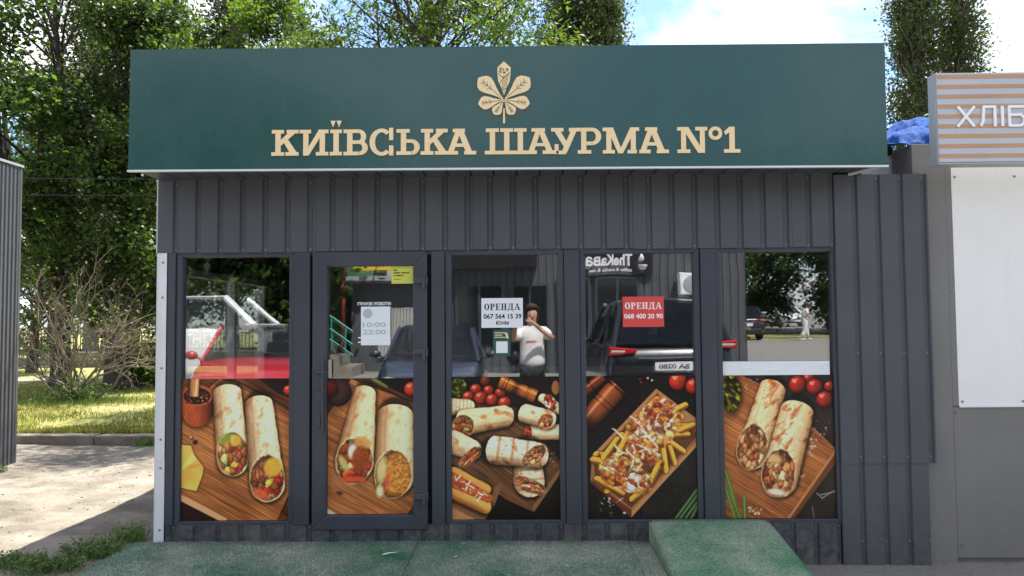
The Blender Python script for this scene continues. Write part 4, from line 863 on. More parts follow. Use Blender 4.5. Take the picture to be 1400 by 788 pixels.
mb.prism([(CX + a * q, CZ + b * q) for a, b in pts], -.412, -.4004); o = spart(mb, 'wrap_leaflet', M['gold']); vb = MB()
def strip(a, b, w, dy=0.0):
    a, b = Vector(a), Vector(b); t = (b - a).normalized(); k = Vector((-t.y, t.x)) * w / 2; vb.prism([(CX + v.x * q, CZ + v.y * q) for v in (a - k, b - k, b + k, a + k)], -.4126 - dy, -.4119)
for i in range(40): a = (rnd.uniform(-52, 52), 296 + rnd.uniform(-26, 26)); strip(a, (a[0] + rnd.uniform(-14, 14), a[1] + rnd.uniform(-10, 10) + .1), rnd.uniform(4, 9), .0003 * rnd.random())
strip((-64, 270), (-6, 222), 6); strip((-6, 222), (62, 276), 6); strip((-6, 222), (-44, 160), 5); strip((0, 40), (0, 120), 4)
for i in range(7): strip((-26 + i * 2, 96 + i * 22), (26 + i * 4, 122 + i * 22), 5, .0004)
spart(vb, 'wrap_lines', M['sign_ink'], o)

# ================================================================ papers and stickers on the glass
def paper(name, x0, x1, z0, z1, y, m, label, cat='notice'):
    t = thing(name, label, cat, ((x0 + x1) / 2, y, z0)); o = MB().box(x0, x1, y, y + .0008, z0, z1).build('sheet', m, t); return t
SER = {'О': (lambda d: [[(a + d, b) for a, b in p] for p in ring(62, 73, 60, 75, 34, 0, 360, 20, 12)], 124), 'Р': (lambda d: [[(a + d, b) for a, b in p] for p in [Rc(20, 0, 52, 146), Rc(0, 0, 54, 12), Rc(0, 134, 74, 146), Rc(50, 0, 66, 12), Rc(50, 70, 66, 82)] + ring(64, 41, 48, 41, 32, -90, 90, 10, 12)], 116),
  'Е': (lambda d: [[(a + d, b) for a, b in p] for p in [Rc(20, 0, 52, 146), Rc(0, 0, 110, 12), Rc(0, 134, 114, 146), Rc(50, 66, 86, 78), Rc(98, 0, 110, 38), Rc(102, 106, 114, 146), Rc(78, 50, 88, 94)]], 120), 'Н': (lambda d: [[(a + d, b) for a, b in p] for p in [Rc(18, 0, 50, 146), Rc(90, 0, 122, 146), Rc(0, 0, 68, 12), Rc(0, 134, 68, 146), Rc(72, 0, 140, 12), Rc(72, 134, 140, 146), Rc(50, 66, 92, 80)]], 146),
  'Д': (lambda d: [[(a + d, b) for a, b in p] for p in [Rc(0, 134, 136, 146), Rc(0, 134, 12, 182), Rc(124, 134, 136, 182), Rc(88, 0, 120, 140), Rc(30, 0, 134, 12), [(42, 8), (58, 8), (34, 138), (14, 138)]]], 142), 'А': (lambda d: [[(a + d, b) for a, b in p] for p in [[(60, 0), (84, 0), (134, 138), (98, 138)], [(60, 0), (72, 0), (28, 138), (14, 138)], Rc(36, 86, 100, 98), Rc(0, 134, 46, 146), Rc(84, 134, 148, 146)]], 146)}
def serif_word(mb, w_, x0, x1, z, h, y):
    u = 0; P = []
    for ch in w_: f, adv = SER[ch]; P += f(u); u += adv + 12
    k = (x1 - x0) / (u - 12)
    for i, p in enumerate(P): mb.prism([(x0 + a * k, z + (146 - b) / 146 * h) for a, b in p], y - .0004 - .00005 * (i % 7), y - .0001)
t = paper('rent_notice', -.297, -.002, 1.517, 1.727, -.003, M['paper'], 'white paper notice reading ОРЕНДА in black taped inside the middle window'); mb = MB()
serif_word(mb, 'ОРЕНДА', -.277, -.020, 1.642, .046, -.003); mb.build('lettering', M['ink'], t); text(MB(), '067 564 15 39', -.281, -.012, 1.582, .046, -.0034, .0012).build('lettering', M['ink'], t)['kind'] = 'stuff'; text(MB(), 'Юлія', -.192, -.102, 1.540, .034, -.0034, .0010).build('lettering', M['ink'], t)['kind'] = 'stuff'
t = paper('rent_notice', .705, .996, 1.515, 1.729, -.003, M['paper_red'], 'red paper notice reading ОРЕНДА in white letters on the fries window'); mb = MB()
serif_word(mb, 'ОРЕНДА', .720, .982, 1.642, .046, -.003); mb.build('lettering', M['ink_white'], t); text(MB(), '068 400 20 90', .715, .988, 1.575, .046, -.0034, .0012).build('lettering', M['ink_white'], t)['kind'] = 'stuff'
t = paper('green_sticker', -.215, -.092, 1.316, 1.503, -.003, M['sticker_green'], 'small dark green sticker with a blank white square under the white notice', 'sticker'); MB().box(-.194, -.112, -.0036, -.0031, 1.338, 1.420).build('white_square', M['paper'], t); mb = MB()
for z, a, b in ((1.478, -.203, -.120), (1.462, -.203, -.150), (1.446, -.205, -.105)): mb.box(a, b, -.0036, -.0031, z, z + .006)
mb.prism([(-.132, 1.478), (-.112, 1.478), (-.106, 1.44), (-.116, 1.44)], -.0037, -.0031); mb.build('lettering', M['gold'], t)['kind'] = 'stuff'
t = paper('opening_hours', -1.153, -.944, 1.400, 1.674, -.012, M['paper_cool'], 'pale sheet with opening hours 10:00 to 22:00 on the door glass'); mb = MB()
for s_, a, b, z, h_ in (('ГРАФІК РОБОТИ', -1.176, -.942, 1.684, .030), ('10:00', -1.140, -.975, 1.530, .046), ('22:00', -1.140, -.975, 1.478, .046)): text(MB(), s_, a, b, z, h_, -.0128, .001).build('lettering', M['ink_white' if z > 1.68 else 'paper_mark'], t)['kind'] = 'stuff'
for z in (1.450, 1.418): mb.box(-1.174, -.942, -.0130, -.0122, z, z + .008)
mb.build('ruled_line', M['ink_white'], t)['kind'] = 'stuff'; MB().lathe([(.034, 0), (.034, -.0006)], 20, (-1.105, -.0122, 1.625), 'y').build('round_mark', M['paper_mark'], t)
t = paper('yellow_leaflet', -.935, -.780, 1.836, 1.957, -.012, M['paper_yellow'], 'small yellow leaflet in the top corner of the door glass', 'leaflet'); mb = MB()
for z, bars in ((1.930, [(-.920, -.895)]), (1.912, [(-.920, -.872), (-.864, -.810)]), (1.893, [(-.920, -.910), (-.904, -.846)]), (1.866, [(-.918, -.866)])):
    for a, b in bars:
        x = a
        while x < b: w = rnd.uniform(.004, .007); mb.box(x, min(b, x + w), -.0127, -.0121, z - (.004 if z > 1.87 else .001), z + .006 * (1 if z > 1.87 else .4)); x += w + .002
mb.build('lettering', M['ink'], t)['kind'] = 'stuff'

# ================================================================ green matting and the ramp
def fibres(parent, poly, zf, dens=26000, y_min=-1.15, m='carpet'):
    """short plastic pile standing on the matting"""
    x0, x1 = min(p[0] for p in poly), max(p[0] for p in poly); y0, y1 = max(y_min, min(p[1] for p in poly)), max(p[1] for p in poly); N = int((x1 - x0) * (y1 - y0) * dens)
    X = nr.uniform(x0 + .003, x1 - .003, N); Y = nr.uniform(y0, y1, N); k = vnoise(X, Y, 1.9, 61) + .5 * vnoise(X, Y, 6, 62) + .3 * nr.random(N) > -.22
    return blades('turf_fibres', X[k], Y[k], zf(X[k], Y[k]), .009, .0017, M[m], 1.0, 71, 'stuff', None, parent)
def mat_piece(name, poly, z, label, th=.012, grp='green matting on the step'):
    mb = MB(); bm = bmesh.new(); vs_ = [bm.verts.new((x, y, 0)) for x, y in poly]; f = bm.faces.new(vs_); 
    bmesh.ops.subdivide_edges(bm, edges=bm.edges[:], cuts=14, use_grid_fill=True)
    me = bpy.data.meshes.new(name)
    for v in bm.verts: 
        e = float(vnoise(np.array(v.co.x), np.array(v.co.y), 2.3, 21)); v.co.z = z + .010 * e + .004 * float(vnoise(np.array(v.co.x), np.array(v.co.y), 7, 22)); v.co.x += .006 * float(vnoise(np.array(v.co.y), np.array(v.co.x), 5, 23))
    bm.to_mesh(me); bm.free(); o = link(name, me, M['carpet'], smooth=True); s_ = o.modifiers.new('thick', 'SOLIDIFY'); s_.thickness = th; s_.offset = -1
    fibres(o, poly, lambda X, Y: z + .010 * vnoise(X, Y, 2.3, 21) + .004 * vnoise(X, Y, 7, 22)); return tag(o, label, 'mat', grp)
MB().box(-2.715, .84, -2.2, -.034, -.16, .014).build('entrance_step', M['concrete']); tag(bpy.data.objects['entrance_step'], 'low concrete step under the green matting', 'step')
mat_piece('green_mat', [(-2.745, -2.25), (-.742, -2.25), (-.748, -.0315), (-2.735, -.0315)], .032, 'wide worn green mat in front of the left window and the door')
mat_piece('green_mat', [(-.736, -2.25), (.712, -2.25), (.716, -.0315), (-.742, -.0315)], .030, 'green mat in front of the middle window')
mat_piece('green_mat', [(.718, -2.25), (.856, -2.25), (.858, -.0315), (.722, -.0315)], .026, 'narrow green mat strip against the foot of the ramp')
rp = thing('carpeted_ramp', 'green carpeted ramp sloping down from below the right window', 'ramp', (1.27, -.9, -.12)); L_ = 2.15; nx, ny = 26, 40
RV = []; 
for i in range(nx):
    for j in range(ny):
        u, v = i / (nx - 1), j / (ny - 1); x = .862 + u * .826; y = -.033 - v * L_; z = .172 - v * .30
        z += .006 * float(vnoise(np.array(x), np.array(y), 3, 31)) + .011 * math.exp(-((u - .40 - .05 * v) / .03) ** 2) * min(1, v * 6) - .016 * math.exp(-min(u, 1 - u) * 40)
        RV.append((x, y, z))
me = mesh_np('ramp_carpet', RV, [(i * ny + j, i * ny + j + 1, (i + 1) * ny + j + 1, (i + 1) * ny + j) for i in range(nx - 1) for j in range(ny - 1)]); me.flip_normals(); o = link('ramp_carpet', me, M['carpet_ramp'], rp, True); s_ = o.modifiers.new('thick', 'SOLIDIFY'); s_.thickness = .008; s_.offset = -1
fibres(rp, [(.866, -.036), (1.684, -1.2)], lambda X, Y: .172 + (Y + .033) / L_ * .30 + .006 * vnoise(X, Y, 3, 31) + .011 * np.exp(-(((X - .862) / .826 - .40 + .05 * (Y + .033) / L_) / .03) ** 2) * np.minimum(1, -(Y + .033) / L_ * 6) - .016 * np.exp(-np.minimum((X - .862) / .826, 1 - (X - .862) / .826) * 40), m='carpet_ramp')
mb = MB()
for x0, x1 in ((.860, .868), (1.682, 1.690)):
    mb.add([(x0, -.033, -.16), (x1, -.033, -.16), (x1, -.033, .150), (x0, -.033, .150), (x0, -.033 - L_, -.16), (x1, -.033 - L_, -.16), (x1, -.033 - L_, -.150), (x0, -.033 - L_, -.150)], [(0, 1, 2, 3), (4, 7, 6, 5), (0, 3, 7, 4), (1, 5, 6, 2), (3, 2, 6, 7), (0, 4, 5, 1)])
mb.build('ramp_side', M['carpet_ramp'], rp); MB().box(.88, 1.67, -1.0, -.05, -.16, -.02).build('ramp_core', M['concrete'], rp)
V, F = [], []
for i in range(130):
    x, y = rnd.uniform(-2.6, 1.6), rnd.uniform(-1.0, -.06)
    if .83 < x < .89: continue
    z = .038 if x < .84 else .178 + (y + .033) / L_ * .30; s_ = rnd.uniform(.002, .005) * (1.8 if rnd.random() < .08 else 1); a = rnd.uniform(0, 3); o_ = len(V)
    V += [(x + (p[0] * math.cos(a) - p[1] * math.sin(a)) * s_ * 1.6, y + (p[0] * math.sin(a) + p[1] * math.cos(a)) * s_, z + p[2] * s_ * .3) for p in sm.v]; F += [tuple(k + o_ for k in f) for f in sm.f]
pb = MB(); pb.v = V; pb.f = F; tag(pb.build('litter_specks', M['paper']), 'tiny pale litter specks on the green matting', None, None, 'stuff')
mb = MB(); mb.add([(-.93, -.34, .044), (-.86, -.325, .047), (-.835, -.30, .044), (-.90, -.315, .046)], [(0, 1, 2, 3)]); mb.add([(-.94, -.36, .043), (-.92, -.335, .046), (-.90, -.345, .043)], [(0, 1, 2)])
lt = mb.build('paper_scrap', M['paper']); tag(lt, 'torn white paper scrap lying on the green mat by the door', 'litter'); lt.modifiers.new('thick', 'SOLIDIFY').thickness = .001
# ================================================================ bakery kiosk on the right
BK = thing('bakery_kiosk', 'grey and white panelled kiosk at the right edge', 'kiosk', (4.2, 0, -.15))
mb = MB(); mb.box(2.775, 3.004, .002, .29, -.17, 2.80); mb.box(3.004, 3.046, .004, .29, .942, 2.80); mb.build('corner_pillar', M['bake_grey'], BK, bevel=.004)
MB().box(3.048, 6.4, .004, .03, .944, 2.66).build('white_panel', M['bake_white'], BK, bevel=.002); MB().box(3.007, 6.4, .008, .03, -.105, .939).build('lower_panel', M['bake_grey'], BK, bevel=.002)
mb = MB(); mb.box(2.86, 6.4, .035, 3.4, -.17, 2.80); mb.build('body', M['bake_grey'], BK); MB().box(3.10, 6.5, -.02, 3.5, 2.802, 2.845).build('roof_edge', M['bake_end'], BK, bevel=.004)
MB().box(3.046, 6.4, -.004, .0035, .934, .950).build('panel_trim', M['alu'], BK, bevel=.002); screws([(3.07 + .42 * i, -.0005, z) for i in range(6) for z in (.975, 2.56)] + [(3.026, .0, .90), (3.02, .004, 1.75), (3.035, .004, -.02)], BK)
BS = thing('striped_signboard', 'white signboard with tan stripes and white letters ХЛІБ', 'sign', (4.3, -.25, 2.6))
MB().box(2.797, 6.0, -.300, -.292, 2.604, 3.208).build('sign_panel', M['bake_panel'], BS); MB().box(2.790, 6.0, -.2915, -.200, 2.600, 3.212).build('sign_box', M['bake_end'], BS, bevel=.003)
MB().box(2.785, 6.0, -.306, -.19, 2.588, 2.599).build('bottom_trim', M['bake_end'], BS); mb = MB()
for i in range(9): MB().box(2.800, 6.0, -.3025, -.3002, 2.632 + i * .0672, 2.632 + i * .0672 + .0255).build('stripe', M['bake_tan'], BS)
def stroke(pts, w): 
    out = []
    for a, b in zip(pts, pts[1:]): a, b = Vector(a), Vector(b); t = (b - a).normalized(); k = Vector((-t.y, t.x)) * w / 2; e = t * w * .28; out.append([tuple(a - k - e), tuple(b - k + e), tuple(b + k + e), tuple(a + k - e)])
    return out
ZL = 2.845; HL = .128
for pts in ([[(2.925, 0), (3.035, HL)], [(2.930, HL), (3.030, 0)]], [[(3.080, .004), (3.092, .03), (3.100, HL), (3.172, HL), (3.172, 0)]], [[(3.222, 0), (3.222, HL)]], [[(3.360, HL), (3.268, HL), (3.268, 0), (3.345, 0), (3.366, .02), (3.366, .05), (3.345, .072), (3.270, .072)]]):
    mb = MB(); k = 0
    for line_ in pts:
        for p in stroke([(a, ZL + b) for a, b in line_], .0170): mb.prism(p, -.312 - .0004 * k, -.303); k += 1
    mb.build('letter', M['letter_white'], BS)
# crumpled tarpaulin on the bakery roof
tv = []; n1, n2 = 44, 26
for i in range(n1):
    for j in range(n2):
        u, v = i / (n1 - 1), j / (n2 - 1); x = 2.50 + u * .62; y = .03 + .5 * v
        rise = .02 + .25 * min(1, u * 1.2); z = 2.795 + .03 * u + rise * v ** .55 + (.05 - .16 * abs(float(vnoise(np.array(x * 1.0 + y * 2.2), np.array(y * .35 - x * .3), 7, 51))) - .09 * abs(float(vnoise(np.array(x * .5 - y * 2), np.array(y * .5 + x), 15, 52)))) * min(1, .4 + v * 3)
        tv.append((x, y + .02 * math.sin(u * 11) + .012 * math.sin(u * 31), z))
me = mesh_np('tarpaulin', tv, [(i * n2 + j, i * n2 + j + 1, (i + 1) * n2 + j + 1, (i + 1) * n2 + j) for i in range(n1 - 1) for j in range(n2 - 1)]); me.flip_normals()
o = tag(link('tarpaulin', me, M['tarp'], smooth=True), 'crumpled blue tarpaulin on the roof between the two signs', 'tarpaulin'); o.modifiers.new('thick', 'SOLIDIFY').thickness = .004
mb = MB(); mb.box(2.50, 2.765, .30, .36, 2.40, 2.80); o = tag(mb.build('white_board', M['letter_white'], bevel=.004), 'white board wedged in the gap between the two kiosks', 'board')
mb = MB(); mb.box(2.66, 2.74, .20, .28, 2.77, 2.83); o = tag(mb.build('junction_box', M['ink'], bevel=.004), 'small black box under the blue tarpaulin', 'box')

# ================================================================ ribbed kiosk on the far left
LK = thing('ribbed_kiosk', 'grey ribbed metal side wall of a kiosk at the left edge', 'kiosk', (-7.2, 1.5, 0))
pr = []; y = -1.2
while y < 3.06: pr += [(y, 0), (y + .030, 0), (y + .036, .012), (y + .058, .012)]; y += .064
mb = MB(); n = len(pr); mb.add([(-5.742 - d, y_, z) for z in (-.08, 3.36) for y_, d in pr], [(k, k + 1, n + k + 1, n + k) for k in range(n - 1)]); mb.build('ribbed_sheet', M['side_clad'], LK)
mb = MB(); mb.box(-8.6, -5.757, -1.2, 3.05, -.1, 3.34); mb.build('body', M['side_clad'], LK); MB().box(-5.758, -5.738, 3.052, 3.085, -.08, 3.37).build('corner_post', M['side_clad'], LK)
MB().box(-8.7, -5.73, -1.3, 3.10, 3.372, 3.40).build('roof', M['bake_end'], LK)

# ================================================================ overhead cables
for (a, b, sag, lb) in (((-16, 7.2, 4.35), (2.6, 3.6, 3.3), .12, 'upper thin black cable crossing in front of the trees'), ((-16, 6.8, 4.0), (2.6, 3.4, 3.1), .14, 'lower thin black cable crossing in front of the trees')):
    pts = [tuple(a[k] + (b[k] - a[k]) * i / 24 - (sag * 4 * (i / 24) * (1 - i / 24) if k == 2 else 0) for k in range(3)) for i in range(25)]
    tag(MB().tube(pts, .006, 5).build('cable', M['ink']), lb, 'cable', 'overhead cables')

# ================================================================ trees
def tree(label, base, h, tr, env, nclump, nleaf, csize, lsize, lm, bm_, seed, first=.25, droop=0.0, up=.5, flat=.7, group=None, lean=(0, 0), aspect=.62, forks=1, name='tree', sides=8, leafy=1.0):
    """tapered trunk, a limb to every leaf clump, many small leaves; env(t, g) gives a clump's offset from the trunk at height share t"""
    g = np.random.default_rng(seed); root = thing(name, label, 'tree', base, group); B = Vector(base); mb = MB()
    top = B + Vector((lean[0], lean[1], h)); wob = [Vector((g.normal(0, .012) * h, g.normal(0, .012) * h, 0)) for _ in range(9)]; wob[0] = Vector()
    axis = [B + (top - B) * (i / 8) + wob[i] * (.3 + i / 8) for i in range(9)]
    rad = [tr * (1.35 if i == 0 else 1.06 - .98 * (i / 8) ** .9) for i in range(9)]
    ax2 = [axis[0] - Vector((0, 0, .15)), axis[0] + (axis[1] - axis[0]) * .12] + axis[1:]; rd2 = [tr * 1.6, tr * 1.15] + rad[1:]
    mb.tube(ax2, rd2, sides + 2, True)
    def on_axis(t): f = t * 8; i = min(int(f), 7); return axis[i].lerp(axis[i + 1], f - i), rad[i] + (rad[i + 1] - rad[i]) * (f - i)
    for fk in range(forks - 1):                                      # extra leaders
        a = g.uniform(0, 6.28); p0, r_ = on_axis(g.uniform(.12, .28)); q_ = p0 + Vector((math.cos(a) * h * .14, math.sin(a) * h * .14, h * .55)); mid = p0.lerp(q_, .45) + Vector((math.cos(a) * h * .05, math.sin(a) * h * .05, 0))
        mb.tube([p0, mid, q_], [r_ * .7, r_ * .5, r_ * .12], sides - 1)
    cen = []
    for i in range(nclump):
        t = first + (1 - first) * g.uniform(0, 1) ** .9; off = env(t, g); c, r_ = on_axis(t); tip = Vector((B.x + (c.x - B.x) + off[0], c.y + off[1], c.z + off[2]))
        ts = max(first * .75, t - .10 - .12 * g.uniform(0, 1)); s0, r0_ = on_axis(ts); d = tip - s0
        m1 = s0 + d * .35 + Vector((g.normal(0, .05), g.normal(0, .05), .08)) * d.length; m2 = s0 + d * .7 + Vector((g.normal(0, .05), g.normal(0, .05), .06)) * d.length
        r1 = max(.008, min(r0_ * .5, .012 + .016 * d.length)); mb.tube([s0, m1, m2, tip], [r1, r1 * .7, r1 * .4, r1 * .15], 5, False)
        k = g.uniform(.65, 1.35); cen.append((tip, csize * k, int(nleaf * k * leafy)))
        for _ in range(2):
            e = tip + Vector((g.normal(0, 1), g.normal(0, 1), g.normal(0, .7))) * csize * .7; mb.tube([m2, (m2 + e) / 2 + Vector((0, 0, .05)), e], [r1 * .3, r1 * .2, r1 * .08], 4, False)
    mb.build('trunk', bm_, root, smooth=True)
    C = np.concatenate([np.array(c)[None] + (lambda v: v * np.array([1, 1, flat]) * s_)(g.normal(0, .52, (n_, 3))) for c, s_, n_ in cen])
    leaf_cloud('crown', C, lsize, lm, root, seed + 1, up=up, aspect=aspect, droop=droop); return root
def ball_env(rx, rz=.3, lo=.25, peak=.55, ry=None):
    def f(t, g):
        a = g.uniform(0, 6.28); w = math.sin(math.pi * min(1, max(0.05, (t - lo * .6) / (1.08 - lo * .6))) ** .8) ** .7; r_ = rx * w * math.sqrt(g.uniform(.08, 1)); return (math.cos(a) * r_, math.sin(a) * r_ * ((ry or rx) / rx), g.normal(0, rz))
    return f
def col_env(rx):
    def f(t, g):
        a = g.uniform(0, 6.28); w = (1 - max(0, t - .55) / .52) ** .7 * min(1, .45 + t * 1.6); r_ = rx * w * math.sqrt(g.uniform(.1, 1)); return (math.cos(a) * r_, math.sin(a) * r_, g.normal(0, .3))
    return f
LZ = .1
tree('leafy maple with a dark slender trunk standing left of the dry bush', (-10.9, 12.0, LZ), 11.5, .19, ball_env(3.6, .5), 72, 400, .66, .11, M['leaf_maple'], M['bark'], 101, first=.30, forks=3, aspect=.85, group='trees behind the kiosk')
tree('thick trunked tree behind the dry bush, wrapped in ivy', (-9.15, 11.6, LZ), 8.5, .38, ball_env(1.9, .45), 60, 340, .55, .095, M['leaf_ivy'], M['bark'], 131, first=.24, forks=2, aspect=.8, group='trees behind the kiosk')
tree('small slender tree in the grass behind the maple', (-15.3, 17.6, LZ), 6.0, .15, ball_env(2.0, .4), 40, 200, .6, .15, M['leaf_maple'], M['bark'], 141, first=.28, group='trees behind the kiosk', lean=(.5, 0))
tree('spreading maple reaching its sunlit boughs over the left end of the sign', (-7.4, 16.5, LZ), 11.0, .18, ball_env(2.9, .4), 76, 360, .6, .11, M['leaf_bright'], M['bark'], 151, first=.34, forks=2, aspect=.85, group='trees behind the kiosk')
for i, (x, y, h, rx, lb) in enumerate(((-19.0, 27, 20, 2.6, 'tall poplar at the far left edge behind the maple'), (-16.2, 28, 21, 2.0, 'tall poplar left of the pair behind the sign'), (-12.9, 27.5, 20.5, 1.75, 'tall poplar with blue sky to its right'))):
    tree(lb, (x, y, LZ), h, .3, col_env(rx), 200, 150, .62, .17, M['leaf_poplar'], M['bark_grey'], 200 + i, first=.12, group='tall poplars', up=.1, flat=1.2, name='poplar_tree', sides=6)
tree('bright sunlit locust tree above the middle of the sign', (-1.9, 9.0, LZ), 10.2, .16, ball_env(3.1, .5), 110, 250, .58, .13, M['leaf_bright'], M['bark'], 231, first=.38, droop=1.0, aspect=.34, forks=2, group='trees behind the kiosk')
for i, (x, y, h, rx, lb) in enumerate(((1.9, 29, 19.5, 1.7, 'dark poplar with its top right of the locust tree'), (3.9, 28, 17.0, 1.5, 'shorter poplar beside the open sky above the sign'))):
    tree(lb, (x, y, LZ), h, .3, col_env(rx), 190, 150, .60, .16, M['leaf_poplar'], M['bark_grey'], 240 + i, first=.15, group='tall poplars', up=.1, flat=1.2, name='poplar_tree', sides=6)
for i, (x, y, h, rx, lb) in enumerate(((17.9, 28, 19, 1.55, 'tall poplar behind the gap between the two signs'), (20.3, 28.6, 18.0, 1.35, 'narrow poplar behind the striped sign'))):
    tree(lb, (x, y, LZ), h, .3, col_env(rx), 190, 150, .60, .16, M['leaf_poplar'], M['bark_grey'], 250 + i, first=.15, group='tall poplars', up=.1, flat=1.2, name='poplar_tree', sides=6)
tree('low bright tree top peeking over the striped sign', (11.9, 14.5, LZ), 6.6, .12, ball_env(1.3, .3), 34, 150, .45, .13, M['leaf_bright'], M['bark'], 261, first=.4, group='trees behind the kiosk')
tree('broad dark tree closing the view beyond the road on the left', (-27, 37, LZ), 13, .4, ball_env(6.5, .9), 80, 150, 1.3, .30, M['leaf_maple'], M['bark'], 271, first=.06, group='trees beyond the road')
tree('broad dark tree beyond the road behind the ivy trunk', (-20.5, 38, LZ), 12, .4, ball_env(6.0, .9), 80, 150, 1.3, .30, M['leaf_maple'], M['bark'], 272, first=.06, group='trees beyond the road')
tree('broad tree beyond the road hidden mostly by the kiosk', (-12.5, 39, LZ), 12, .4, ball_env(6.0, .9), 90, 140, 1.3, .34, M['leaf_ivy'], M['bark'], 273, first=.08, group='trees beyond the road')
# ivy on the thick trunk
C = []; 
for i in range(9000):
    t = rnd.random() ** .8; a = rnd.uniform(0, 6.28); r_ = (.46 + .28 * math.sin(t * 3)) * (1 - .3 * t) + abs(rnd.gauss(0, .10)); s_ = .42 * (1 if math.sin(a * 2 + t * 9) > -.6 else .4)
    if t < .24 and (math.sin(a) < .3 or rnd.random() < .5): continue
    C.append((-9.15 + math.cos(a) * r_, 11.6 + math.sin(a) * r_, LZ + .1 + t * 5.6))
iv = leaf_cloud('ivy', C, .11, M['leaf_ivy'], None, 77, jit=.05, up=.3, aspect=.85); tag(iv, 'dark ivy climbing the thick tree trunk', 'ivy'); iv['kind'] = 'thing'
# ---- dry shrub
SB = thing('dry_bush', 'bare grey twiggy bush with few leaves in front of the tree trunks', 'bush', (-8.55, 8.8, LZ)); mb = MB(); g = np.random.default_rng(5); tips = []; thick = MB()
def grow(p, d, L, r_, lev):
    d = d.normalized(); e = p + d * L; m = (p + e) / 2 + Vector(g.normal(0, .07, 3)) * L
    (thick if lev < 2 else mb).tube([p, m, e], [r_, r_ * .8, r_ * .6], 6 if lev < 2 else 3, False)
    if lev >= 4: tips.append(e); return
    for k in range((3, 3, 3, 3)[lev]):
        nd = d * (.75 if lev else .9) + Vector((g.normal(0, .5), g.normal(0, .35), g.normal(.10, .36))); t = g.uniform(.45, 1.0); q_ = p.lerp(m, t * 2) if t < .5 else m.lerp(e, t * 2 - 1)
        grow(q_, nd, L * g.uniform(.45, .78), r_ * .52, lev + 1)
for k in range(13):
    a = -2.6 + k * .47; b = Vector((-8.55 + g.normal(0, .16), 8.8 + g.normal(0, .12), LZ - .03)); grow(b, Vector((math.cos(a) * .8 * g.uniform(.3, 1.4), math.sin(a) * .5, 1.0)), g.uniform(.9, 1.75), g.uniform(.022, .036), 0)
for sx in (-1, -1, 1, 1): grow(Vector((-8.55, 8.8, LZ + .2)), Vector((sx * 1.1, g.normal(0, .2), .55)), 1.15, .024, 0)
thick.build('stems', M['bark_pale'], SB, smooth=True); mb.build('twigs', M['twig'], SB)['kind'] = 'stuff'
C = [np.array(t) + g.normal(0, .05, 3) for t in tips[::2]] + [np.array((-8.5 + g.normal(0, .28), 8.75 + g.normal(0, .2), LZ + abs(g.normal(0, .22)))) for _ in range(900)]
leaf_cloud('sparse_leaves', C, .07, M['leaf_bush'], SB, 9, aspect=.6)
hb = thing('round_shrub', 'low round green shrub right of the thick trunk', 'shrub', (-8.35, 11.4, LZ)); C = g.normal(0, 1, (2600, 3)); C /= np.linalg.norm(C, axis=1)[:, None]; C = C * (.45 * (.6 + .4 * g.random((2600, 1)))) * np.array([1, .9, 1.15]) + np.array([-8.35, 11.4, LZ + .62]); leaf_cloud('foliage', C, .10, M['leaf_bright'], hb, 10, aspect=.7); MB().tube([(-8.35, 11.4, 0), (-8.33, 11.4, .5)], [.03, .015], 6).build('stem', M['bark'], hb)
# ---- park fence and a low wall beyond the road
FN = thing('park_fence', 'low dark iron railing beyond the far road', 'fence', (-24, 27.3, .1)); mb = MB()
for z in (.45, 1.15): mb.box(-40, -6, 27.28, 27.32, z, z + .05)
mb.build('rail', M['ink'], FN)
xx = -31.0
bar = MB().box(-.014, .014, 27.285, 27.315, .1, 1.3).build('picket', M['ink'], FN); bar.location.x = xx
while xx < -12: xx += .16; c = bar.copy(); COL.objects.link(c); c.location.x = xx; c.parent = FN; c.matrix_parent_inverse = bar.matrix_parent_inverse.copy()
pw = MB().box(-16.5, -9, 20.2, 20.45, .08, .62); tag(pw.build('low_wall', M['concrete'], bevel=.02), 'low pale concrete wall on the lawn near the kiosk corner', 'wall')
# ================================================================ across the street (seen in the window panes)
M['opp_grey'] = mat('opp_grey', (.085, .088, .095), .5, .4, var=.12, streak=(.3, 5, (.14, .135, .13))); M['opp_pale'] = mat('opp_pale', (.42, .41, .38), .8, .3, var=.12); M['opp_green'] = mat('opp_green', (.055, .17, .05), .5, .4, var=.06)
M['teal'] = mat('teal', (.03, .30, .25), .45, .4); M['brick_red'] = mat('brick_red', (.32, .06, .045), .6, .3); M['sign_black'] = mat('sign_black', (.013, .013, .015), .4, .4); M['yellow'] = mat('yellow', (.72, .55, .05), .5, .4); M['dark_win'] = mat('dark_win', (.012, .014, .016), .08, .6)
CB = thing('coffee_building', 'dark grey corrugated building with a black coffee sign across the street', 'building', (1.6, -17.5, 0))
pr = []; x = -2.6
while x < 6.2: pr += [(x, 0), (x + .12, 0), (x + .135, .03), (x + .185, .03), (x + .20, 0)]; x += .22
n = len(pr); mb = MB(); mb.add([(a, -16.0 - d, z) for z in (0, 4.6) for a, d in pr], [(k + 1, k, n + k, n + k + 1) for k in range(n - 1)]); mb.build('corrugated_front', M['opp_grey'], CB)
MB().box(-2.6, 6.3, -21, -16.05, -.05, 4.62).build('body', M['opp_grey'], CB); MB().box(-2.8, 6.5, -21.2, -15.7, 4.63, 4.80).build('roof_edge', M['letter_white'], CB)
for a, b, z0, z1 in ((-1.9, -.6, .9, 2.5), (1.0, 1.9, .1, 2.7), (2.1, 3.3, .9, 2.7), (-.3, .7, .1, 2.5)):
    w_ = MB().box(a, b, -15.985, -15.95, z0, z1).build('window', M['dark_win'], CB); mb = MB()
    for u in (a, (a + b) / 2, b): mb.box(u - .035, u + .035, -15.948, -15.92, z0, z1)
    mb.box(a, b, -15.947, -15.921, z1, z1 + .06); mb.build('window_frame', M['frame'], w_)
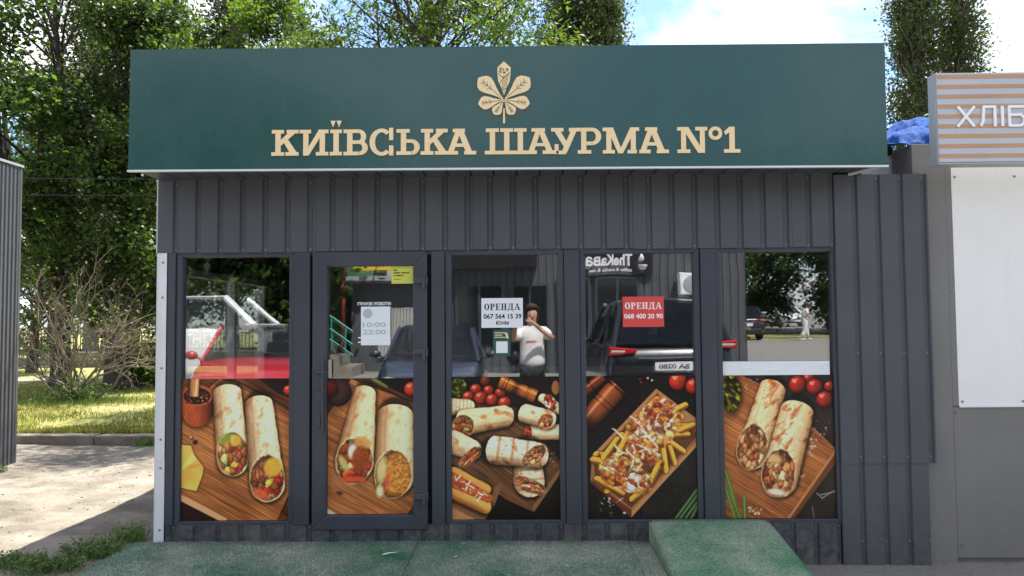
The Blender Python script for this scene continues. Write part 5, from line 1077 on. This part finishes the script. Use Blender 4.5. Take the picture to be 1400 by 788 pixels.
MB().box(-2.5, .4, -15.98, -15.6, 3.0, 3.5).build('canopy', M['sign_black'], CB)
mb = MB(); mb.box(-1.2, -.4, -15.97, -15.9, 3.6, 4.3); mb.box(-.2, .5, -15.97, -15.9, 3.6, 4.3); mb.build('shop_poster', M['opp_pale'], CB)
CS = thing('coffee_sign', 'black sign with white lettering and a coffee cup above the shop windows', 'sign', (2.7, -15.9, 3.0)); MB().box(1.5, 3.75, -15.98, -15.90, 2.80, 3.60).build('sign_panel', M['sign_black'], CS); mb = MB()
text(mb, 'TheKaва', 1.82, 3.18, 3.08, .46, -15.895, .014, 1); mb.build('lettering', M['ink_white'], CS)['kind'] = 'stuff'; text(MB(), 'coffee & snacks & tea', 1.9, 3.15, 2.90, .14, -15.895, .004, 1).build('lettering', M['ink_white'], CS)['kind'] = 'stuff'
mb = MB(); mb.lathe([(.0, -.12), (.08, -.11), (.13, 0), (.13, .02)], 14, (3.45, -15.86, 3.08)); mb.lathe([(.05, 0), (.08, .05), (.02, .16)], 10, (3.42, -15.86, 3.22)); mb.build('cup_emblem', M['ink_white'], CS, smooth=True)
AC = thing('air_conditioner', 'white air conditioner unit on the grey building across the street', 'air conditioner', (4.9, -15.8, 2.3)); MB().box(4.4, 5.3, -15.95, -15.60, 2.25, 2.85).build('casing', M['letter_white'], AC, bevel=.02); MB().lathe([(.24, 0), (.24, .02), (.1, .03)], 20, (4.72, -15.60, 2.55), 'y').build('fan_grille', M['bake_end'], AC)
GS = thing('green_shop', 'bright green shop front with steps across the street', 'building', (-8.5, -17.5, 0)); MB().box(-13.5, -5.35, -21, -16.2, 0, 3.9).build('wall', M['opp_green'], GS); MB().box(-13.7, -5.2, -21.2, -15.9, 3.905, 4.15).build('fascia', M['yellow'], GS)
for a in (-12.6, -10.6, -8.6, -6.9): w_ = MB().box(a, a + 1.1, -16.19, -16.15, 1.2, 3.0).build('window', M['dark_win'], GS); mb = MB(); mb.box(a - .06, a, -16.19, -16.12, 1.15, 3.05); mb.box(a + 1.1, a + 1.16, -16.19, -16.12, 1.15, 3.05); mb.box(a - .06, a + 1.16, -16.188, -16.121, 3.05, 3.12); mb.build('window_frame', M['letter_white'], w_)
mb = MB(); mb.box(-7.8, -5.4, -16.14, -14.6, 0, .85); mb.box(-5.4, -5.0, -16.14, -14.6, 0, .56); mb.box(-5.0, -4.6, -16.14, -14.6, 0, .28); mb.build('steps', M['concrete'], GS)
mb = MB()
for i in range(8): x = -7.6 + i * .4; z = .85 - max(0, x + 5.4) * .7; mb.tube([(x, -14.65, z), (x, -14.65, z + .95)], .02, 6)
for h_ in (.95, .6, .3): mb.tube([(-7.7, -14.65, .85 + h_), (-5.4, -14.65, .85 + h_), (-4.6, -14.65, .29 + h_)], .025, 6)
mb.build('stair_railing', M['teal'], GS); MB().tube([(-5.25, -16.1, 0), (-5.25, -16.1, 3.9)], .07, 8).build('downpipe', M['brick_red'], GS)
GH = thing('grey_garage', 'low grey garage with a pale shutter between the green shop and the coffee building', 'building', (-4, -18, 0)); MB().box(-5.1, -2.7, -22, -16.6, 0, 2.7).build('wall', M['opp_grey'], GH); MB().box(-5.2, -2.65, -22.1, -16.2, 2.705, 2.83).build('roof', M['bake_end'], GH); mb = MB()
for i in range(12): mb.box(-4.3 + i * .1, -4.22 + i * .1, -16.58, -16.54, .4, 1.9)
mb.build('shutter', M['opp_pale'], GH); MB().box(-5.0, -3.4, -16.5, -16.4, 3.0, 3.9).build('banner', M['yellow'], GH)
AB = thing('apartment_block', 'pale apartment block far behind the coffee building', 'building', (-2, -60, 0)); MB().box(-14, 9, -72, -58, 0, 16).build('wall', M['opp_pale'], AB)
for i in range(9):
    for j in range(5): MB().box(-13 + i * 2.4, -11.6 + i * 2.4, -57.99, -57.93, 1.2 + j * 3, 2.7 + j * 3).build('window', M['dark_win'], AB)
# ---- trees down the street
for i, (x, y, h, rx, lb) in enumerate(((9.8, -37, 9.5, 3.6, 'leafy street tree behind the parked hatchback'), (14.5, -41, 10.5, 4.2, 'tallest leafy street tree behind the pale vans'), (17.2, -33, 9.0, 3.6, 'leafy street tree behind the walking person'), (20.5, -38, 10, 4.0, 'leafy street tree at the far end of the row'), (23.5, -29, 9.5, 3.8, 'street tree standing nearest the kiosks in the row'), (-13.5, -24, 9.5, 3.6, 'street tree left of the green shop'), (-9.3, -14.9, 7.5, 2.3, 'young street tree behind the white van'), (-6.9, -15.3, 7.0, 1.9, 'young street tree next to the shop steps'))):
    tree(lb, (x, y, 0), h, .22, ball_env(rx, .6), 95, 150, 1.0, .28, M['leaf_maple'], M['bark'], 300 + i, first=.10, group='trees across the street', sides=6)
tag(MB().box(7.0, 30, -34, -30.3, -.05, .09).build('verge', M['lawn']), 'grass verge beside the street', kind='structure')

# ================================================================ vehicles
M['tyre'] = mat('tyre', (.02, .02, .021), .85, .2); M['rim'] = mat('rim', (.45, .45, .47), .3, .5, metal=.8); M['lamp_red'] = mat('lamp_red', (.45, .012, .015), .15, .6); M['lamp_clear'] = mat('lamp_clear', (.62, .64, .66), .12, .6); M['plastic'] = mat('plastic', (.025, .025, .027), .6, .3); M['chrome'] = mat('chrome', (.35, .35, .36), .25, .5, metal=.95)
def car(name, label, paint, L, W, H, loc, rz, kind, cat='car', plate='', belt=.98, group='parked vehicles'):
    """front at +y in its own frame; body loft, glass cabin, roof, pillars, wheels, lamps, bumpers, mirrors, plates"""
    root = thing(name, label, cat, (0, 0, 0), group); w = W / 2; f = L / 2
    zb = .24
    if kind == 'suv': st = [(-f, .62, .86, .86), (-f + .06, .40, belt - .02, .95), (-f + .5, zb, belt, 1.0), (-.2 * L, zb, belt, 1.0), (.12 * L, zb, belt - .01, 1.0), (.20 * L, zb, belt - .03, 1.0), (.34 * L, zb, belt - .10, .98), (f - .12, .3, belt - .22, .90), (f, .42, belt - .36, .78)]; cb = [(-f + .10, 0), (-f + .42, .93), (-f + .9, 1.0), (.02 * L, 1.0), (.20 * L, 0)]
    elif kind == 'van': st = [(-f, .5, belt, .93), (-f + .08, .34, belt, .98), (-.2 * L, zb, belt, 1.0), (.2 * L, zb, belt, 1.0), (.30 * L, zb, belt - .04, 1.0), (f - .25, .26, belt - .20, .95), (f, .4, belt - .40, .82)]; cb = [(-f + .03, .2), (-f + .12, .97), (-f + .5, 1.0), (.16 * L, 1.0), (.34 * L, 0)]
    else: st = [(-f, .5, .80, .84), (-f + .08, .36, belt - .06, .94), (-.28 * L, zb, belt, 1.0), (.08 * L, zb, belt - .02, 1.0), (.18 * L, zb, belt - .05, 1.0), (.34 * L, zb, belt - .16, .97), (f - .12, .28, belt - .28, .88), (f, .42, belt - .40, .74)]; cb = [(-f + .45, 0), (-.20 * L, .96), (-.05 * L, 1.0), (.04 * L, .97), (.22 * L, 0)]
    def ring_(y, z0, z1, k):
        a = w * k; half = [(0, z0), (a * .84, z0), (a * .97, z0 + .10), (a, z0 + (z1 - z0) * .45), (a * .985, z0 + (z1 - z0) * .74), (a * .93, z1 - .015), (a * .80, z1 + .012), (0, z1 + .03)]
        return [(x, y, z) for x, z in half] + [(-x, y, z) for x, z in half[-2:0:-1]]
    body = MB().loft([ring_(*s_) for s_ in st]).build('body', paint, root, smooth=True, sub=2)
    def belt_at(y):
        for a, b in zip(st, st[1:]):
            if a[0] <= y <= b[0]: t = (y - a[0]) / (b[0] - a[0]); return a[2] + (b[2] - a[2]) * t, a[3] + (b[3] - a[3]) * t
        return belt, 1
    rings = []; roof = []; edge = {}
    for y, t in cb:
        bz, k = belt_at(y); a = w * k; top_ = bz + .01 + (H - bz - .01) * t; half = [(a * .90, bz - .03), (a * (.90 - .11 * t), bz + (top_ - bz) * .62), (a * (.88 - .18 * t), top_ - .035 * t), (a * (.80 - .22 * t), top_ - .004), (0, top_ + .012 * t)]
        rings.append([(x, y, z) for x, z in half] + [(-x, y, z) for x, z in half[-2::-1]]); edge[y] = (half, t)
    MB().loft(rings, cap=True, closed=True).build('windows', M['carglass'], root, smooth=False)
    yc = (cb[1][0] + cb[-2][0]) / 2; bz = belt_at(yc)[0]                # seats, wheel and dashboard showing above the belt line
    for yy in (cb[-2][0] - .35, cb[1][0] + .55):
        for sx in (-1, 1):
            mb = MB(); mb.box(sx * w * .40 - .21, sx * w * .40 + .21, yy - .07, yy + .07, bz - .1, bz + (H - bz) * .42); mb.box(sx * w * .40 - .12, sx * w * .40 + .12, yy - .05, yy + .05, bz + (H - bz) * .44, bz + (H - bz) * .74); mb.build('seat', M['plastic'], root, bevel=.04, seg=3)
    yd = cb[-2][0] + (cb[-1][0] - cb[-2][0]) * .45; zd = belt_at(yd)[0]; mb = MB(); mb.box(-w * .8, w * .8, yd - .22, yd + .1, zd - .08, zd + .07); mb.build('dashboard', M['plastic'], root, bevel=.04)
    mb = MB(); mb.tube([(w * .40 + .18 * math.cos(q_ * .5236), yd - .26 + .06 * math.sin(q_ * .5236), zd + .06 + .17 * math.sin(q_ * .5236)) for q_ in range(13)], .016, 6); mb.build('steering_wheel', M['plastic'], root)
    mb = MB(); ye, zt = cb[-1][0], belt_at(cb[-1][0])[0]
    for wx in (-.05, .62): mb.tube([((wx) * w, ye + .01, zt + .05), ((wx - .52) * w, ye - .10, zt + .12)], .012, 5)
    mb.build('wiper', M['plastic'], root)
    for yy in (cb[-1][0] + .03,): mb = MB(); mb.tube([(x_ * w, yy + .02 * (1 - abs(x_)), belt_at(yy)[0] + .036 - .03 * x_ * x_) for x_ in (-.8, -.5, 0, .5, .8)], .010, 5); mb.build('bonnet_seam', M['plastic'], root)
    hi = [(y, h_) for y, (h_, t) in edge.items() if t > .9]
    MB().loft([[(h_[2][0] + .012, y, h_[2][1] - .02), (h_[3][0] + .006, y, h_[3][1] + .012), (0, y, h_[4][1] + .02), (-h_[3][0] - .006, y, h_[3][1] + .012), (-h_[2][0] - .012, y, h_[2][1] - .02)] for y, h_ in hi], cap=False, closed=False).build('roof', paint, root, smooth=True)
    ys = [y for y, _ in cb]
    for sx in (-1, 1):
        mb = MB()
        for i, j in ((0, 1), (len(ys) - 2, len(ys) - 1)):
            a, b = edge[ys[i]][0], edge[ys[j]][0]; p0_, p3_ = ((a[0], b[2]) if i == 0 else (a[2], b[0])); mb.tube([(sx * p0_[0], ys[i], p0_[1]), (sx * p3_[0], ys[j], p3_[1])], .04 if kind != 'van' else .07, 6)
        ym = (ys[1] + ys[-2]) / 2; h_ = edge[ys[2]][0]; bz, k = belt_at(ym); mb.tube([(sx * w * .92, ym, bz), (sx * (h_[2][0] + .01), ym - .08, H - .06)], .04, 6)
        mb.build('pillar', paint, root)
        mb = MB(); ym = ys[-2] + (ys[-1] - ys[-2]) * .72; bz, k = belt_at(ym); mb.sphere((sx * (w + .12), ym, bz + .06), .1, 10, 6, (1.1, .7, .75)); mb.tube([(sx * w * .9, ym, bz - .02), (sx * (w + .06), ym, bz + .04)], .025, 6); mb.build('mirror', paint, root, smooth=True)
        for yy in (f - .86, -f + .84):
            wl_ = thing_wheel(root, sx * (w - .11), yy, .345 if kind != 'sedan' else .32)
        z = belt - .10 if kind == 'suv' else belt - .2
        mb = MB(); lw, lh = (.42, .13) if kind == 'suv' else ((.30, .12) if kind == 'sedan' else (.12, .34)); mb.loft([[(sx * (w * .96 - lw), y_, z - lh * .15), (sx * (w * .96 - lw), y_, z + lh * .2), (sx * w * .93, y_, z + lh * .5), (sx * w * .93, y_, z - lh * .5)] for y_ in (-f - .012, -f + .22)]); mb.build('tail_lamp', M['lamp_red'], root, bevel=.02, seg=3); MB().box(sx * (w * .96 - lw * .6), sx * w * .90, -f - .016, -f - .008, z - .012, z + .014).build('lamp_lens', M['lamp_clear'], root)
        mb = MB(); mb.sphere((sx * w * .66, f - .14, belt - .36), .1, 12, 6, (2.1, 1.3, .85)); mb.build('headlight', M['lamp_clear'], root, smooth=True)
    mb = MB(); mb.box(-w * .74, w * .74, -f - .035, -f + .25, .30, .56); mb.build('rear_bumper', M['plastic'] if kind != 'sedan' else paint, root, bevel=.05, seg=3); mb = MB(); mb.box(-w * .66, w * .66, f - .25, f + .03, .26, .50); mb.build('front_bumper', M['plastic'], root, bevel=.05, seg=3)
    MB().box(-w * .42, w * .42, f - .04, f + .012, .52, .60).build('grille', M['plastic'], root, bevel=.01); MB().box(-w * .5, w * .5, -f - .012, -f + .06, belt - .20, belt - .185).build('chrome_strip', M['chrome'], root, bevel=.006)
    for s_, y in ((1, f + .036), (-1, -f - .042)):
        z = .40 if s_ > 0 else belt - .36; p = MB().box(-.26, .26, min(y, y - s_ * .02), max(y, y - s_ * .02), z, z + .115).build('plate', M['paper'], root)
        if plate: text(MB_ := MB(), plate, -.21, .21, z + .026, .085, y + s_ * .002, .002, 1 if s_ > 0 else -1); MB_.build('plate_lettering', M['ink'], p)
    root.location = loc; root.rotation_euler = (0, 0, rz); return root
M['carglass_solid'] = mat('carglass_solid', (.012, .014, .016), .04, .7)
M['carglass'] = glass_mat('carglass_tinted', (.34, .37, .37), .0)
def thing_wheel(root, x, y, r_):
    o = MB().lathe([(r_ * .6, -.10), (r_ * .94, -.10), (r_, -.07), (r_, .07), (r_ * .94, .10), (r_ * .6, .10)], 24, (x, y, r_), 'x').build('wheel', M['tyre'], root, smooth=False)
    s_ = 1 if x > 0 else -1; mb = MB(); mb.lathe([(r_ * .62, .0), (r_ * .62, .012 * s_), (r_ * .5, .004 * s_)], 20, (x + s_ * .095, y, r_), 'x')
    for k in range(5): a = k * 1.2566; mb.tube([(x + s_ * .108, y + math.cos(a) * .04, r_ + math.sin(a) * .04), (x + s_ * .108, y + math.cos(a) * r_ * .58, r_ + math.sin(a) * r_ * .58)], .026, 5)
    mb.build('rim', M['rim'], o); return o
def paint_mat(n_, c): return mat(n_, c, .28, .5, coat=.8)
navy = paint_mat('paint_navy', (.014, .020, .040)); black = paint_mat('paint_black', (.010, .011, .014)); red = paint_mat('paint_red', (.42, .012, .022)); white = paint_mat('paint_white', (.78, .78, .77)); silver = paint_mat('paint_silver', (.5, .51, .52))
GZ = 0.0
car('parked_car', 'black SUV parked tail first right of the photographer', black, 4.7, 1.92, 1.86, (2.10, -7.50, GZ), R(180), 'suv', plate='BA 0280', belt=1.20)
car('parked_car', 'dark navy saloon parked nose first left of the photographer', navy, 4.6, 1.80, 1.46, (-1.60, -8.4, GZ), R(-2), 'sedan', plate='AA 7714', belt=.95)
bpy.data.objects
car('parked_car', 'red hatchback parked at an angle beside the white van', red, 4.1, 1.76, 1.52, (-4.75, -7.9, GZ), R(-13), 'suv', belt=.98)
car('delivery_van', 'white van standing side on behind the red hatchback', white, 5.0, 1.95, 2.17, (-7.6, -12.2, GZ), R(-90), 'van', 'van', belt=1.46)
car('parked_car', 'black hatchback parked further down the street beyond the SUV', black, 4.4, 1.84, 1.66, (10.1, -30.4, GZ), R(180), 'suv', belt=1.03)
car('delivery_van', 'silver van under the street trees, left of the pair', silver, 4.9, 1.95, 2.1, (15.0, -50, GZ), R(20), 'van', 'van', belt=1.15); car('delivery_van', 'white van under the street trees, right of the pair', white, 4.9, 1.95, 2.1, (18.8, -50, GZ), R(-15), 'van', 'van', belt=1.15)

# ================================================================ people
M['skin'] = mat('skin', (.52, .30, .21), .55, .35); M['hair'] = mat('hair', (.055, .028, .016), .6, .3, var=.3, vscale=30, stretch=(8, 8, 1)); M['tee'] = mat('tee', (.80, .79, .78), .85, .2, bump=.004, bscale=12); M['black_cloth'] = mat('black_cloth', (.016, .016, .018), .85, .2); M['white_cloth'] = mat('white_cloth', (.74, .73, .69), .85, .2, bump=.003, bscale=14); M['shoe'] = mat('shoe', (.62, .62, .6), .6, .3); M['bag'] = mat('bag', (.02, .02, .022), .55, .35, var=.2, vscale=20); M['print_red'] = mat('print_red', (.55, .06, .06), .7, .2)
def skin_obj(name, J, E, m, parent=None, sub=2, root='pelvis', flat=None):
    keys = list(J); idx = {k: i for i, k in enumerate(keys)}; me = bpy.data.meshes.new(name); me.from_pydata([J[k][0] for k in keys], [(idx[a], idx[b]) for a, b in E], []); me.materials.append(m)
    o = bpy.data.objects.new(name, me); COL.objects.link(o); s_ = o.modifiers.new('skin', 'SKIN'); s_.use_smooth_shade = True
    sv = me.skin_vertices[0].data
    for i, k in enumerate(keys): r_ = J[k][1]; sv[i].radius = (r_, r_) if isinstance(r_, (int, float)) else r_; sv[i].use_root = (k == root)
    b = o.modifiers.new('sub', 'SUBSURF'); b.levels = sub; b.render_levels = sub
    if parent is not None: attach(o, parent)
    return o
def hand(J, E, wrist, palm, dirs, tag_, up_=(0, 0, 1), curl=(0, .02, 0)):
    """palm plus five bent fingers, the thumb leaving the side of the palm"""
    J['palm' + tag_] = (palm, .024); E.append((wrist, 'palm' + tag_))
    d, sd_, cu = (Vector(v) for v in dirs)
    for k in range(4):
        b = Vector(palm) + sd_ * (.024 - .016 * k); L = (.038, .042, .040, .032)[k]; p1 = b + d * .03; p2 = p1 + d * L * .6 + cu * .012; p3 = p2 + d * L * .35 + cu * .022
        for n_, p, r_ in (('a', p1, .0095), ('b', p2, .0088), ('c', p3, .0075)): J['f%d%s%s' % (k, n_, tag_)] = (tuple(p), r_)
        E.extend([('palm' + tag_, 'f%da%s' % (k, tag_)), ('f%da%s' % (k, tag_), 'f%db%s' % (k, tag_)), ('f%db%s' % (k, tag_), 'f%dc%s' % (k, tag_))])
    t1 = Vector(palm) + sd_ * .040 - d * .005; t2 = t1 + sd_ * .014 + d * .03 + cu * .01
    J['t1' + tag_] = (tuple(t1), .011); J['t2' + tag_] = (tuple(t2), .009); E.extend([('palm' + tag_, 't1' + tag_), ('t1' + tag_, 't2' + tag_)])
# the photographer, phone raised at eye level (she stands behind the viewpoint and shows in the middle window)
px_, py_ = .13, -5.66
def P_(x, y, z): return (px_ + x, py_ + y, z)
pn = thing('person', 'person in a white T-shirt and black trousers photographing the kiosk with a phone', 'person', (px_, py_, 0))
J = {'pelvis': (P_(0, 0, .92), .13), 'waist': (P_(0, .0, 1.08), .125), 'chest': (P_(0, .0, 1.28), .145), 'neckb': (P_(0, .01, 1.43), .075), 'neck': (P_(0, .03, 1.50), .05), 'jaw': (P_(0, .07, 1.565), .062), 'head': (P_(0, .05, 1.64), .092), 'crown': (P_(0, .03, 1.71), .07),
     'shl': (P_(-.16, .01, 1.40), .062), 'ell': (P_(-.27, .16, 1.27), .044), 'wrl': (P_(-.235, .37, 1.50), .028), 'shr': (P_(.16, .01, 1.40), .062), 'elr': (P_(.30, .14, 1.28), .044), 'wrr': (P_(.03, .37, 1.50), .028),
     'hipl': (P_(-.09, 0, .88), .09), 'knl': (P_(-.10, .02, .48), .06), 'anl': (P_(-.10, -.02, .09), .042), 'tol': (P_(-.11, .13, .035), .035), 'hipr': (P_(.09, 0, .88), .09), 'knr': (P_(.10, .02, .48), .06), 'anr': (P_(.10, -.02, .09), .042), 'tor': (P_(.11, .13, .035), .035)}
E = [('pelvis', 'waist'), ('waist', 'chest'), ('chest', 'neckb'), ('neckb', 'neck'), ('neck', 'jaw'), ('jaw', 'head'), ('head', 'crown'), ('neckb', 'shl'), ('shl', 'ell'), ('ell', 'wrl'), ('neckb', 'shr'), ('shr', 'elr'), ('elr', 'wrr'), ('pelvis', 'hipl'), ('hipl', 'knl'), ('knl', 'anl'), ('anl', 'tol'), ('pelvis', 'hipr'), ('hipr', 'knr'), ('knr', 'anr'), ('anr', 'tor')]
hand(J, E, 'wrl', P_(-.205, .385, 1.545), ((.55, .05, .35), (0, -.3, .9), (.8, .3, 0)), 'L'); hand(J, E, 'wrr', P_(-.04, .385, 1.545), ((-.55, .05, .35), (0, -.3, .9), (-.8, .3, 0)), 'R')
skin_obj('body', J, E, M['skin'], pn, 1)
TJ = {'pelvis': (P_(0, 0, .80), (.225, .175)), 'w': (P_(0, 0, 1.04), (.21, .16)), 'c': (P_(0, 0, 1.27), (.195, .15)), 'n': (P_(0, .0, 1.40), (.13, .10)), 'nt': (P_(0, .01, 1.455), (.085, .08)), 'sl': (P_(-.17, .01, 1.385), .09), 'al': (P_(-.245, .11, 1.29), .092), 'sr': (P_(.17, .01, 1.385), .09), 'ar': (P_(.265, .10, 1.30), .092)}
tee_ = skin_obj('t_shirt', TJ, [('pelvis', 'w'), ('w', 'c'), ('c', 'n'), ('n', 'nt'), ('n', 'sl'), ('sl', 'al'), ('n', 'sr'), ('sr', 'ar')], M['tee'], pn, 2)
TR = {'pelvis': (P_(0, 0, .90), (.17, .135)), 'hl': (P_(-.095, 0, .82), .105), 'kl': (P_(-.105, .02, .46), .085), 'al': (P_(-.105, -.01, .11), .072), 'hr': (P_(.095, 0, .82), .105), 'kr': (P_(.105, .02, .46), .085), 'ar': (P_(.105, -.01, .11), .072)}
skin_obj('trousers', TR, [('pelvis', 'hl'), ('hl', 'kl'), ('kl', 'al'), ('pelvis', 'hr'), ('hr', 'kr'), ('kr', 'ar')], M['black_cloth'], pn, 2)
hs = MB().sphere((0, 0, 0), 1, 26, 18); HV = []
for x, y, z in hs.v:                                                # cap of hair: open over the face, long at the back
    hx, hy, hz = x * .112, y * .125 - .012, z * .125
    if y > .15 and z < .42: hy = min(hy, .035 - .05 * (.42 - z)); hx *= 1.02
    if z < -.1 and y <= .3: hz = hz * (1 + 1.6 * min(1, (-.1 - z) * 1.6)) ; hy -= .02
    w_ = .006 * math.sin(x * 26 + z * 9)
    HV.append(P_(hx + w_, hy + .03 + w_, 1.685 + hz))
hb_ = MB(); hb_.add(HV, hs.f); hb_.build('hair', M['hair'], pn, smooth=True)
mb = MB()
for sx in (-1, 1): mb.sphere(P_(sx * .033, .132, 1.640), .008, 8, 6)
mb.build('eyes', M['ink'], pn); mb = MB(); mb.sphere(P_(0, .142, 1.615), .016, 8, 6, (.8, 1.1, 1.3)); mb.build('nose', M['skin'], pn, smooth=True); MB().sphere(P_(0, .127, 1.575), .02, 8, 6, (1.2, .5, .4)).build('mouth', M['print_red'], pn, smooth=True)
mb = MB(); text(mb, 'emmu', px_ - .09, px_ + .075, 1.235, .055, py_ + .172, .003, 1); sp_ = mb.build('shirt_print', M['print_red'], pn); sw_ = sp_.modifiers.new('wrap', 'SHRINKWRAP'); sw_.target = tee_; sw_.wrap_method = 'PROJECT'; sw_.use_project_y = True; sw_.use_negative_direction = True; sw_.use_positive_direction = False; sw_.offset = .004
mb = MB()
for sx in (-1, 1): mb.loft([[P_(sx * .105 + .045 * math.cos(a) * k, yy + 0, .012 + .05 * h_ * (1 + math.sin(a))) for a in (i * .7854 for i in range(8))] for yy, k, h_ in ((-.08, .7, .9), (-.03, 1, 1.1), (.07, 1.05, .8), (.16, .7, .5))])
mb.build('shoes', M['shoe'], pn, smooth=True)
bgk = thing('backpack', 'black backpack hanging at the side of the photographer', 'backpack', P_(-.30, -.05, .95)); mb = MB(); mb.sphere(P_(-.27, -.10, 1.08), .17, 14, 10, (.72, .75, 1.15)); mb.build('bag_body', M['bag'], bgk, smooth=True); MB().tube([P_(-.26, -.08, 1.25), P_(-.18, .02, 1.46), P_(-.14, -.08, 1.46), P_(-.24, -.15, 1.22)], .016, 6).build('strap', M['bag'], bgk); MB().sphere(P_(-.27, .02, 1.02), .10, 12, 8, (.8, .5, .9)).build('front_pocket', M['bag'], bgk, smooth=True)
ph = thing('phone', 'dark smartphone held up by the photographer', 'phone', (0, -5.262, 1.53)); MB().box(-.095, .060, -5.268, -5.260, 1.520, 1.594).build('casing', M['black_cloth'], ph, bevel=.003); mb = MB(); mb.lathe([(.008, 0), (.008, .0016)], 14, (.02, -5.2595, 1.575), 'y'); mb.lathe([(.008, 0), (.008, .0016)], 14, (.04, -5.2595, 1.558), 'y'); mb.build('lens', M['carglass_solid'], ph)
# walker in white down the street
wx_, wy_ = 12.7, -28.4
def Q_(x, y, z): return (wx_ + x, wy_ + y, z)
wk = thing('person', 'person in white clothes and white shoes walking along the street', 'person', (wx_, wy_, 0))
J = {'pelvis': (Q_(0, 0, .94), .12), 'waist': (Q_(.0, 0, 1.10), .12), 'chest': (Q_(.02, 0, 1.30), .14), 'neckb': (Q_(.05, 0, 1.46), .07), 'neck': (Q_(.07, 0, 1.52), .05), 'jaw': (Q_(.11, 0, 1.57), .06), 'head': (Q_(.11, 0, 1.65), .09), 'crown': (Q_(.10, 0, 1.71), .07), 'shl': (Q_(.03, -.17, 1.42), .06), 'ell': (Q_(.02, -.22, 1.15), .045), 'wrl': (Q_(.14, -.18, .98), .03), 'shr': (Q_(.03, .17, 1.42), .06), 'elr': (Q_(.06, .22, 1.14), .045), 'wrr': (Q_(.20, .16, 1.02), .03),
     'hipl': (Q_(0, -.09, .88), .10), 'knl': (Q_(.12, -.09, .48), .075), 'anl': (Q_(.16, -.09, .09), .05), 'tol': (Q_(.30, -.09, .04), .035), 'hipr': (Q_(0, .09, .88), .10), 'knr': (Q_(-.03, .09, .47), .075), 'anr': (Q_(-.20, .09, .13), .05), 'tor': (Q_(-.09, .09, .04), .035)}
E = [('pelvis', 'waist'), ('waist', 'chest'), ('chest', 'neckb'), ('neckb', 'neck'), ('neck', 'jaw'), ('jaw', 'head'), ('head', 'crown'), ('neckb', 'shl'), ('shl', 'ell'), ('ell', 'wrl'), ('neckb', 'shr'), ('shr', 'elr'), ('elr', 'wrr'), ('pelvis', 'hipl'), ('hipl', 'knl'), ('knl', 'anl'), ('anl', 'tol'), ('pelvis', 'hipr'), ('hipr', 'knr'), ('knr', 'anr'), ('anr', 'tor')]
hand(J, E, 'wrl', Q_(.19, -.18, .94), ((.5, 0, -.6), (0, .9, 0), (0, .4, 0)), 'L'); hand(J, E, 'wrr', Q_(.25, .16, .99), ((.5, 0, -.6), (0, -.9, 0), (0, -.4, 0)), 'R')
skin_obj('body', J, E, M['skin'], wk, 1)
CJ = {'pelvis': (Q_(0, 0, .90), .165), 'w': (Q_(0, 0, 1.08), .16), 'c': (Q_(.02, 0, 1.30), .165), 'n': (Q_(.04, 0, 1.44), .10), 'sl': (Q_(.03, -.18, 1.41), .08), 'al': (Q_(.025, -.22, 1.22), .07), 'sr': (Q_(.03, .18, 1.41), .08), 'ar': (Q_(.05, .22, 1.22), .07), 'hl': (Q_(0, -.095, .84), .125), 'kl': (Q_(.12, -.09, .48), .105), 'fl': (Q_(.15, -.09, .13), .09), 'hr': (Q_(0, .095, .84), .125), 'kr': (Q_(-.03, .09, .47), .105), 'fr': (Q_(-.18, .09, .17), .09)}
skin_obj('white_suit', CJ, [('pelvis', 'w'), ('w', 'c'), ('c', 'n'), ('n', 'sl'), ('sl', 'al'), ('n', 'sr'), ('sr', 'ar'), ('pelvis', 'hl'), ('hl', 'kl'), ('kl', 'fl'), ('pelvis', 'hr'), ('hr', 'kr'), ('kr', 'fr')], M['white_cloth'], wk, 2)
MB().sphere(Q_(.085, 0, 1.69), .115, 12, 8, (1, .95, .95)).build('hair', M['hair'], wk, smooth=True); mb = MB()
for x, y in ((.24, -.09), (-.14, .09)): mb.sphere(Q_(x, y, .045), .08, 10, 6, (1.7, .65, .6))
mb.build('shoes', M['shoe'], wk, smooth=True)
